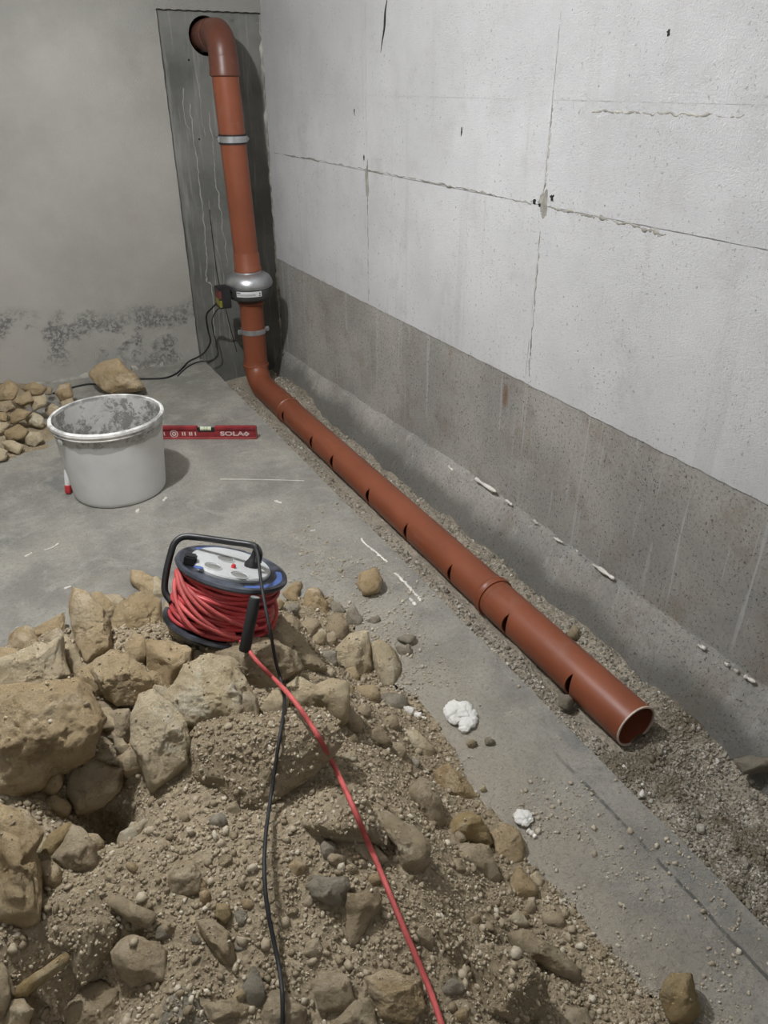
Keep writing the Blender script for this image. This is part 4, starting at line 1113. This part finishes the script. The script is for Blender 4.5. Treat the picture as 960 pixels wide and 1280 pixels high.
for s in (-1, 1):
    a = math.radians(205 if s < 0 else 25); b_ = lathe([(0, 0), (.013, 0), (.013, .008), (.006, .011), (0, .011)], 16)
    q = Vector((0, 0, 1)).rotation_difference(Vector((math.cos(a), math.sin(a), 0))).to_matrix()
    for v in b_.vertices: v.co = q @ v.co + Vector(((RTp - .004) * math.cos(a), (RTp - .004) * math.sin(a), HB - .036))
    link('handle_lug', b_, M['bucket'], bk)
# marker pen leaning on the bucket
mp0 = onz(85.5, 616, .004); mp1 = Vector((mp0[0] + .010, mp0[1] + .006, .075)); mp0 = Vector(mp0)
d_ = (mp1 - mp0).normalized(); q = Vector((0, 0, 1)).rotation_difference(d_).to_matrix()
pen = empty('marker_pen', mp0, 'white marker pen with red cap standing at the left foot of the bucket', 'pen')
def rot_me(me):
    for v in me.vertices: v.co = q @ v.co
    return me
link('barrel', rot_me(lathe([(0, .028), (.0095, .028), (.0095, .078), (.0085, .082), (0, .082)], 20)), M['label'], pen)
link('cap', rot_me(lathe([(0, 0), (.0085, 0), (.0108, .004), (.0108, .029), (0, .029)], 20)), M['button'], pen)

# ------------------------------------------------------------------ spirit level
l0, l1 = onz(198, 549.4), onz(321, 549.4)
dl = Vector(l1 - l0); LL = dl.length; ang = math.atan2(dl.y, dl.x)
lev = empty('spirit_level', Vector(l0), 'red spirit level standing on edge on the slab behind the bucket', 'spirit level', None, (0, 0, ang))
HL = .052
bm = bmesh.new(); box_bm(bm, (0, .004, .008), (LL, .016, HL - .01), .0006); link('web', from_bm(bm), M['level'], lev)
bm = bmesh.new(); box_bm(bm, (0, 0, 0), (LL, .020, .0085), .0012); link('rail', from_bm(bm), M['level_lite'], lev)
cx = LL * .492
for a, b in ((0, cx - .034), (cx + .034, LL)):
    bm = bmesh.new(); box_bm(bm, (a, 0, HL - .0125), (b, .020, HL), .0012); link('rail', from_bm(bm), M['level'], lev)
bm = bmesh.new(); box_bm(bm, (cx - .034, .003, HL - .022), (cx + .034, .017, HL - .006), .001); link('vial_block', from_bm(bm), M['black'], lev)
vb = link('vial', tube([(cx - .021, .007, HL - .009), (cx + .021, .007, HL - .009)], .0082, 16), M['vial'], lev); vb['label'] = 'pale yellow bubble vial'
for s in (-.005, .005): link('vial_mark', tube([(cx + s - .0005, .007, HL - .009), (cx + s + .0005, .007, HL - .009)], .0085, 16), M['ink'], vb)
for a in (-.0008, LL - .0024):
    bm = bmesh.new(); box_bm(bm, (a, .0005, .0005), (a + .0032, .0195, HL - .0005), .001); link('end_cap', from_bm(bm), M['level_lite'], lev)
def text_mesh(body, size, ex=.0004):
    cu = bpy.data.curves.new('t', 'FONT'); cu.body = body; cu.size = size; cu.extrude = ex; cu.align_x = 'CENTER'; cu.align_y = 'CENTER'; cu.offset = size * .03
    o = bpy.data.objects.new('t', cu); COL.objects.link(o)
    dg = bpy.context.evaluated_depsgraph_get(); dg.update()
    me = bpy.data.meshes.new_from_object(o.evaluated_get(dg)); bpy.data.objects.remove(o)
    return me
me = text_mesh('SOLA', .025)
for v in me.vertices: v.co = (v.co.x * 1.5 + LL * .752, .0037 - v.co.z * .5, v.co.y * .95 + HL * .43)
link('lettering', me, M['print'], lev)['label'] = 'pale lettering on the red web'
bm = bmesh.new()
for (x, z) in [(0, .0105), (0, -.0105), (.011, 0), (-.011, 0)]: pass
vs = [bm.verts.new((LL * .898 + a, .0034, HL * .43 + b)) for a, b in ((-.0125, 0), (0, -.0105), (.0125, 0), (0, .0105), (-.004, 0), (0, -.0035), (.004, 0), (0, .0035))]
for i in range(4): bm.faces.new((vs[i], vs[(i + 1) % 4], vs[4 + (i + 1) % 4], vs[4 + i]))
ex = bmesh.ops.extrude_face_region(bm, geom=bm.faces[:]); [setattr(v, 'co', v.co + Vector((0, .001, 0))) for v in ex['geom'] if isinstance(v, bmesh.types.BMVert)]
link('emblem', from_bm(bm), M['print'], lev)
def ringm(cx_, cz_, r1, r2):
    me = lathe([(r1, 0), (r2, 0), (r2, .001), (r1, .001)], 32, True)
    for v in me.vertices: v.co = (cx_ + v.co.x, .0030 + v.co.z, cz_ + v.co.y)
    return me
link('emblem', ringm(LL * .165, HL * .43, .0125, .0155), M['print'], lev); link('emblem', ringm(LL * .165, HL * .43, .004, .0085), M['print'], lev)
for a in (.245, .268, .318, .338, .375, .06): link('emblem', box((LL * a, .0032, HL * .29), (LL * a + .0045, .0042, HL * .58)), M['print'], lev)

# ------------------------------------------------------------------ cable reel
DR = 1.50
vd = ray(288, 740); vd /= np.linalg.norm(vd); w_ = -vd
r_ = np.cross(vd, [0, 0, 1.0]); r_ /= np.linalg.norm(r_)
r_ = RT - vd * (RT @ vd); r_ /= np.linalg.norm(r_); u_ = np.cross(w_, r_)
axis = .925 * (.215 * r_ + .975 * u_) + .38 * w_; axis /= np.linalg.norm(axis)
ex_ = np.cross([0, 1, 0], axis); ex_ = r_ - axis * (r_ @ axis); ex_ /= np.linalg.norm(ex_); ey_ = np.cross(axis, ex_)
topc = atd(290, 711, DR - .01); RD = 70.5 * (DR - .01) / F_PX; HS = 68 / .925 * DR / F_PX
org = topc - axis * HS
Mr = Matrix(((ex_[0], ey_[0], axis[0], org[0]), (ex_[1], ey_[1], axis[1], org[1]), (ex_[2], ey_[2], axis[2], org[2]), (0, 0, 0, 1)))
reel = empty('cable_reel', (0, 0, 0), 'cable reel with red cable and grey socket plate sitting tilted on the rubble heap', 'cable reel')
reel.matrix_world = Mr
fl = [(.035, -.003), (RD - .012, -.003), (RD - .002, -.004), (RD, 0), (RD - .002, .005), (RD - .008, .0065), (RD - .014, .003), (.035, .003)]
link('flange', lathe(fl, 72, True), M['flange'], reel)
ft_ = link('flange', lathe([(r, z + HS) for r, z in fl], 72, True), M['flange'], reel)
link('drum', lathe([(RD * .45, .003), (RD * .45, HS - .003)], 40), M['black'], reel)
# blue sectors of the top flange
def sector(a0, a1, r0, r1, z0, z1, n_=12):
    V, Fc = [], []
    for i in range(n_ + 1):
        a = a0 + (a1 - a0) * i / n_
        for r, z in ((r0, z0), (r1, z0), (r1, z1), (r0, z1)): V.append((r * math.cos(a), r * math.sin(a), z))
    for i in range(n_):
        b = i * 4
        for k in range(4): Fc.append((b + k, b + (k + 1) % 4, b + 4 + (k + 1) % 4, b + 4 + k))
    Fc += [(3, 2, 1, 0), tuple(n_ * 4 + k for k in range(4))]
    return mesh(V, Fc)
for a0, a1 in ((-75, 12), (100, 140)):
    b_ = link('blue_sector', sector(math.radians(a0), math.radians(a1), RD * .80, RD * .935, HS + .002, HS + .0046), M['blue'], ft_); b_['label'] = 'blue sector of the flange'
PO = np.array((-.004, .004))
pl = link('socket_plate', lathe([(0, HS - .002), (RD * .71, HS - .002), (RD * .715, HS + .008), (RD * .695, HS + .011), (0, HS + .011)], 64), M['socket'], reel, (PO[0], PO[1], 0)); pl['label'] = 'light grey plate with four covered sockets'
def loc_at(u, v, h):       # reel coordinates of an image point on the plane at height h above the lower flange
    o = np.array(org) + axis * h; d = ray(u, v); t = ((o - CAM) @ axis) / (d @ axis); p = CAM + d * t - org
    return np.array((p @ ex_, p @ ey_, p @ axis))
for u, v, rz in [(282, 699, .1), (266, 708, .1), (299, 719, .1), (316, 708, .1)]:
    c = loc_at(u, v, HS + .011) - np.array((PO[0], PO[1], 0))
    rim_ = lathe([(.0165, -.001), (.0185, .0), (.0185, .0012), (.0165, .0016), (.0155, .0004)], 32)
    s_ = link('socket', rim_, M['socket'], pl, Vector(c)); s_.scale = (1, 1, 1)
    cap_ = lathe([(0, .0008), (.0155, .0008)], 32); 
    link('socket_cover', lathe([(0, .0004), (.0115, .0004), (.0155, .0002), (.0155, -.001)], 32), M['shutter'], s_) if False else None
    k = link('socket_cover', lathe([(0, .0012), (.012, .0012), (.0152, .0006), (.0152, -.001), (0, -.001)], 32), M['shutter'], pl, Vector(c)); k.scale = (1, .78, 1)
c = loc_at(291.5, 709.5, HS + .011) - np.array((PO[0], PO[1], 0))
link('reset_button', lathe([(0, .007), (.0035, .007), (.0045, .005), (.0045, 0), (0, 0)], 20), M['button'], pl, Vector(c))
c = loc_at(248, 709.5, HS + .011) - np.array((PO[0], PO[1], 0))
k = link('blue_badge', lathe([(0, .001), (.008, .001), (.008, 0), (0, 0)], 24), M['blue'], pl, Vector(c)); k.scale = (1.15, .8, 1)
c = loc_at(237, 703, HS + .006)
bm = bmesh.new(); box_bm(bm, (-.012, -.012, -.004), (.012, .013, .016), .003); link('handle_stub', from_bm(bm), M['black'], reel, Vector(c))
# red cable wound on the drum: many slightly tilted turns
turns = []
g = np.random.default_rng(3)
for layer, nT in ((.955, 8), (.89, 9), (.80, 8)):
    for i in range(nT):
        zt_ = .010 + (HS - .022) * (i + .5) / nT + g.uniform(-.003, .003)
        tilt = g.uniform(-.12, .16); ph = g.uniform(0, 2 * PI) if layer < .94 else g.uniform(-.5, .5) + PI
        rad_ = RD * layer * g.uniform(.955, 1.0)
        if layer > .94: rad_ *= .93 + .05 * g.uniform(0, 1)
        a = np.linspace(0, 2 * PI, 56, endpoint=False)
        rr_ = rad_ + .0025 * np.sin(a * 2 + g.uniform(0, 6)) + .0018 * np.sin(a * 5 + g.uniform(0, 6))
        zz_ = zt_ + tilt * .09 * np.cos(a - ph) + .0025 * np.sin(a * 3 + g.uniform(0, 6))
        zz_ = np.clip(zz_, .008, HS - .009)
        turns.append((np.stack([rr_ * np.cos(a), rr_ * np.sin(a), zz_], 1), .0043, True))
link('cable_winding', tubes(turns, 8), M['red'], reel)['label'] = 'red cable wound in loose turns'
# loose crossing strands at the front left and a small loop at the right
fa = math.atan2(*(np.array([w_ @ ey_, w_ @ ex_])))
strs = []
for a0, a1, z0, z1, k_ in [(-1.5, .35, .82, .22, .985), (-1.35, .1, .9, .45, .99), (-1.2, .9, .45, .12, .985), (-1.6, -.2, .7, .12, .98), (-.9, .8, .75, .35, .985)]:
    a = np.linspace(fa + a0, fa + a1, 30); t = np.linspace(0, 1, 30); t2 = t * t * (3 - 2 * t)
    rr_ = RD * k_ * (.90 + .07 * np.sin(PI * t)); strs.append((np.stack([rr_ * np.cos(a), rr_ * np.sin(a), HS * (z0 + (z1 - z0) * t2)], 1), .0044, False))
a = np.linspace(0, 2 * PI, 28, endpoint=False)
strs.append((np.stack([RD * (.93 + .10 * np.cos(a)) * math.cos(fa + 1.15), RD * (.93 + .10 * np.cos(a)) * math.sin(fa + 1.15), HS * (.45 + .26 * np.sin(a))], 1), .0038, True))
link('loose_strand', tubes(strs, 8), M['redcord'], reel)['label'] = 'loose crossing strands of red cable'
# carrying handle, a bent black tube
def inreel(u, v, h): return loc_at(u, v, h)
def at_depth(u, v, t):
    p = atd(u, v, t) - org; return np.array((p @ ex_, p @ ey_, p @ axis))
hp_ = [at_depth(214, 752, 1.475), at_depth(206, 738, 1.48), at_depth(208, 715, 1.485), at_depth(214, 690, 1.49), at_depth(219, 678, 1.495), at_depth(230, 671, 1.50), at_depth(250, 672, 1.50), at_depth(285, 677, 1.50), at_depth(310, 680.5, 1.495), at_depth(320, 684, 1.485), at_depth(324, 692, 1.475), at_depth(322.5, 703, 1.478)]
link('carrying_handle', tube(catmull(hp_, 8), .0068, 14), M['black'], reel)
gp0, gp1 = at_depth(319, 747, 1.375), at_depth(305.5, 814, 1.385)
gd = gp1 - gp0
grip = link('crank_grip', tube([gp0, gp0 + gd * .03, gp0 + gd * .97, gp1], [.0095, .0108, .0108, .009], 20), M['rubber'], reel)
link('grip_cap', tube([gp0 - gd * .012, gp0 + gd * .004], .0085, 18), M['steel_dull'], grip)
lowc = loc_at(303, 800, 0)
link('crank_arm', tube(catmull([gp1 - gd * .06, (gp1 + lowc * 1.0) / 2, np.array((lowc[0] * .6, lowc[1] * .6, -.006)), (0, 0, -.007)], 6), .006, 10), M['black'], reel)

# black lead with a plug in the reel
plc = np.array(topc) + 0
pc = loc_at(314.5, 707.5, HS + .012); pw = org + ex_ * pc[0] + ey_ * pc[1] + axis * pc[2]
def reelw(p): return org + ex_ * p[0] + ey_ * p[1] + axis * p[2]
pts = [pw + axis * .024, pw + axis * .045, atd(320, 686, 1.455), atd(322.5, 694, 1.44), atd(326, 725, 1.40), atd(331, 755, 1.365), atd(338, 790, 1.345)]
for (u, v, b) in [(345, 828, .03), (351, 850, .026), (355.5, 873, .018), (354, 895, .014), (349, 925, .011), (343, 965, .014), (338, 1000, .024), (333, 1035, .038), (330.5, 1070, .04), (331, 1105, .04), (335, 1140, .034), (342, 1175, .024), (349, 1210, .02), (353, 1245, .017), (353, 1300, .015)]:
    pts.append(hit_px(u, v, b))
P = catmull(pts, 9)
for _ in range(2):
    Q = P.copy(); Q[1:-1] = (P[:-2] + P[1:-1] * 2 + P[2:]) / 4; P = Q
lead = link('power_lead', tube(P - P[0], .0031, 8), M['rubber'], None, P[0])
tag(lead, 'black power lead plugged into the reel and trailing down the heap', 'cable')
pq = Vector((0, 0, 1)).rotation_difference(Vector(axis)).to_matrix()
pm = lathe([(0, -.004), (.0145, -.004), (.0155, .0), (.0145, .006), (.010, .013), (.0065, .022), (.0055, .034), (0, .034)], 28)
for v in pm.vertices: v.co = pq @ v.co + Vector(pw - P[0])
link('plug', pm, M['black'], lead)
# red cable that leaves the reel
pts = [reelw(loc_at(296, 797, .012) * np.array((.9, .9, 1))), atd(309, 810, 1.392), atd(318, 823, 1.37)]
for (u, v, b) in [(331, 837, .035), (345, 851, .044), (360, 867, .046), (375, 886, .042), (388, 905, .026), (401, 926, .026), (418, 958, .024), (433, 990, .024), (447, 1022, .018), (461, 1055, .018), (476, 1090, .022), (491, 1127, .024), (508, 1168, .022), (524, 1205, .020), (540, 1245, .016), (557, 1295, .015)]:
    pts.append(hit_px(u, v, b))
dc = depth_of(hit_px(392, 911, .020))
pts[6] = atd(375, 886, dc + .012); pts[7] = atd(388, 905, dc + .002); pts[5] = atd(360, 867, min(depth_of(pts[5]), dc + .05))
P = catmull(pts, 8)
for _ in range(2):
    Q = P.copy(); Q[1:-1] = (P[:-2] + P[1:-1] * 2 + P[2:]) / 4; P = Q
o = link('extension_cord', tube(P - P[0], .0041, 10), M['redcord'], None, P[0])
tag(o, 'dusty red extension cord running from the reel down to the bottom edge', 'cable')

# ------------------------------------------------------------------ foam blobs, scraps, rod
def blob(name, c, lobes, label, seed, group=None):
    V, Fc = [], []; S, T0 = ICOS[4]
    c = np.array(c)
    for i, (dx, dy, dz, r) in enumerate(lobes):
        rad_ = r * (1 + .34 * fbm(S * 2.4 + seed + i * 3, seed + i, 4))
        V.append(S * rad_[:, None] * np.array((1.12, 1.12, .62)) + np.array((dx, dy, dz * .7))); Fc.append(T0 + i * len(S))
    o = link(name, tri_mesh(np.concatenate(V), np.concatenate(Fc), True), M['foam'], None, c)
    return tag(o, label, 'foam', group)
blob('foam_blob', onz(579, 900, 0), [(-.012, .022, .016, .020), (.014, .020, .014, .019), (0, .036, .013, .015), (-.02, .006, .012, .014), (.016, .002, .012, .015), (-.002, -.016, .012, .016), (.012, -.012, .010, .013), (-.014, -.026, .009, .011), (.0, .008, .018, .016)], 'larger lumpy white foam blob on the slab beside the heap', 3)
pz = hit_px(655, 1026, .004)
blob('foam_blob', pz, [(-.006, .004, .008, .011), (.008, .005, .007, .010), (0, .012, .008, .009), (-.004, -.006, .008, .008), (.009, -.003, .005, .007)], 'smaller round white foam blob at the edge of the heap', 9)
def strip(pts, r, label, name='foam_strip', m='plaster', cat='scrap', group=None, seed=1):
    P = catmull(pts, 8); rr_ = r * (1 + .7 * np.array(jag(len(P), 1, seed))); rr_[0] *= .5; rr_[-1] *= .5; o0 = P.mean(0)
    o = link(name, tube(P - o0, np.maximum(rr_, r * .4), 8), M[m], None, o0); return tag(o, label, cat, group)
strip([hit_px(u, v, .005) for u, v in [(505, 884), (514, 890), (524, 895), (533, 899)]], .0062, 'short white strip of foam on the heap left of the big foam blob', seed=2)
strip([hit_px(u, v, .004) for u, v in [(659, 1038), (665, 1042), (670, 1047)]], .004, 'short pale stick of foam beside the small foam blob', seed=3)
rd = [onz(275, 599, .0018), onz(330, 599.5, .0018), onz(380, 601, .0018)]
cable('thin_rod', rd, .0018, 'wire', 'thin pale metal rod lying on the slab in front of the level', cat='rod')
strip([onx(772, 953, .93) * 0 + np.array(q) for q in [tuple(onz(u, v, ZG + .006)) for u, v in [(776, 956), (786, 966), (796, 975), (803, 984), (802, 996)]]], .0045, 'bent pale strip of foam in the trench near the pipe end', seed=4)
SG = 'pale foam scraps along the footing of the right wall'
for i, (pp, lab) in enumerate([
    ([(560, 582), (566, 588)], 'first small pale scrap on the footing, counted from the corner'), ([(594, 598), (604, 605), (620, 615)], 'long pale scrap of foam on the footing opposite the third slot'),
    ([(632, 625), (640, 631)], 'small pale scrap on the footing right of the long one'), ([(667, 650), (672, 655)], 'tiny pale crumb midway along the footing'),
    ([(692, 672), (703, 678)], 'pale crumb on the footing left of the wavy strip'), ([(720, 688), (723, 690)], 'tiny crumb just left of the wavy strip on the footing'),
    ([(741, 706), (750, 711), (758, 717), (768, 724)], 'wavy pale strip of foam lying on the footing'), ([(872, 806), (882, 811)], 'pale scrap on the footing nearest the right edge'), ([(918, 837), (923, 840)], 'tiny scrap on the footing at the far right'), ([(905, 828), (911, 832)], 'small crumb on the footing left of the tiny one at the far right'), ([(930, 845), (944, 853)], 'pale sliver on the footing cut near the right edge')]):
    P3 = [onx(u, v, XW - .016) for u, v in pp]
    if len(P3) == 2: P3 = [P3[0], (P3[0] + P3[1]) / 2, P3[1]]
    strip(P3, .0045 if len(pp) > 2 else .0036, lab, 'foam_scrap', group=SG, seed=20 + i)
WG = 'pale plaster flecks on the slab'
for i, (pp, lab) in enumerate([
    ([(55, 688), (66, 684), (74, 679)], 'wavy white fleck on the slab at left above the heap'), ([(31, 696), (40, 691)], 'short pale fleck left of the wavy white one'),
    ([(80, 736), (89, 733)], 'white fleck on the slab behind the fang-shaped stone'), ([(171, 640), (174, 636)], 'small white crumb in front of the bucket'), ([(204, 626), (208, 622)], 'small white crumb right of the bucket foot'),
    ([(388, 664), (394, 663)], 'white pebble-like crumb right of the reel handle'), ([(343, 626), (352, 629)], 'pale fleck on the slab below the thin rod'), ([(512, 748), (520, 757)], 'pale fleck near the slab edge opposite the fifth slot')]):
    P3 = [onz(u, v, .0015) for u, v in pp]
    if len(P3) == 2: P3 = [P3[0], (P3[0] + P3[1]) / 2, P3[1]]
    strip(P3, .0034, lab, 'plaster_fleck', group=WG, seed=40 + i)
# paint-like plaster smear along the slab edge
def smear(pts, w, label, s):
    P = catmull([onz(u, v, 0) for u, v in pts], 14); d = np.gradient(P, axis=0); nn = np.stack([-d[:, 1], d[:, 0], d[:, 0] * 0], 1); nn /= np.linalg.norm(nn, axis=1)[:, None]
    wl, wr_ = w * (.5 + np.abs(np.array(jag(len(P), 1.4, s)))), w * (.5 + np.abs(np.array(jag(len(P), 1.4, s + 1))))
    V = np.concatenate([P + nn * wl[:, None] + [0, 0, -.001], P + [0, 0, .0022], P - nn * wr_[:, None] + [0, 0, -.001]]); k = len(P)
    Fc = [(j * k + i, j * k + i + 1, (j + 1) * k + i + 1, (j + 1) * k + i) for i in range(k - 1) for j in (0, 1)]
    tag(link('plaster_smear', mesh(V, Fc), M['plaster']), label, 'smear')
smear([(452, 673), (456, 679), (470, 690), (484, 703)], .0045, 'upper white plaster smear along the slab edge', 61)
smear([(494, 716), (506, 728), (517, 740), (527, 751)], .0055, 'lower white plaster smear along the slab edge', 64)
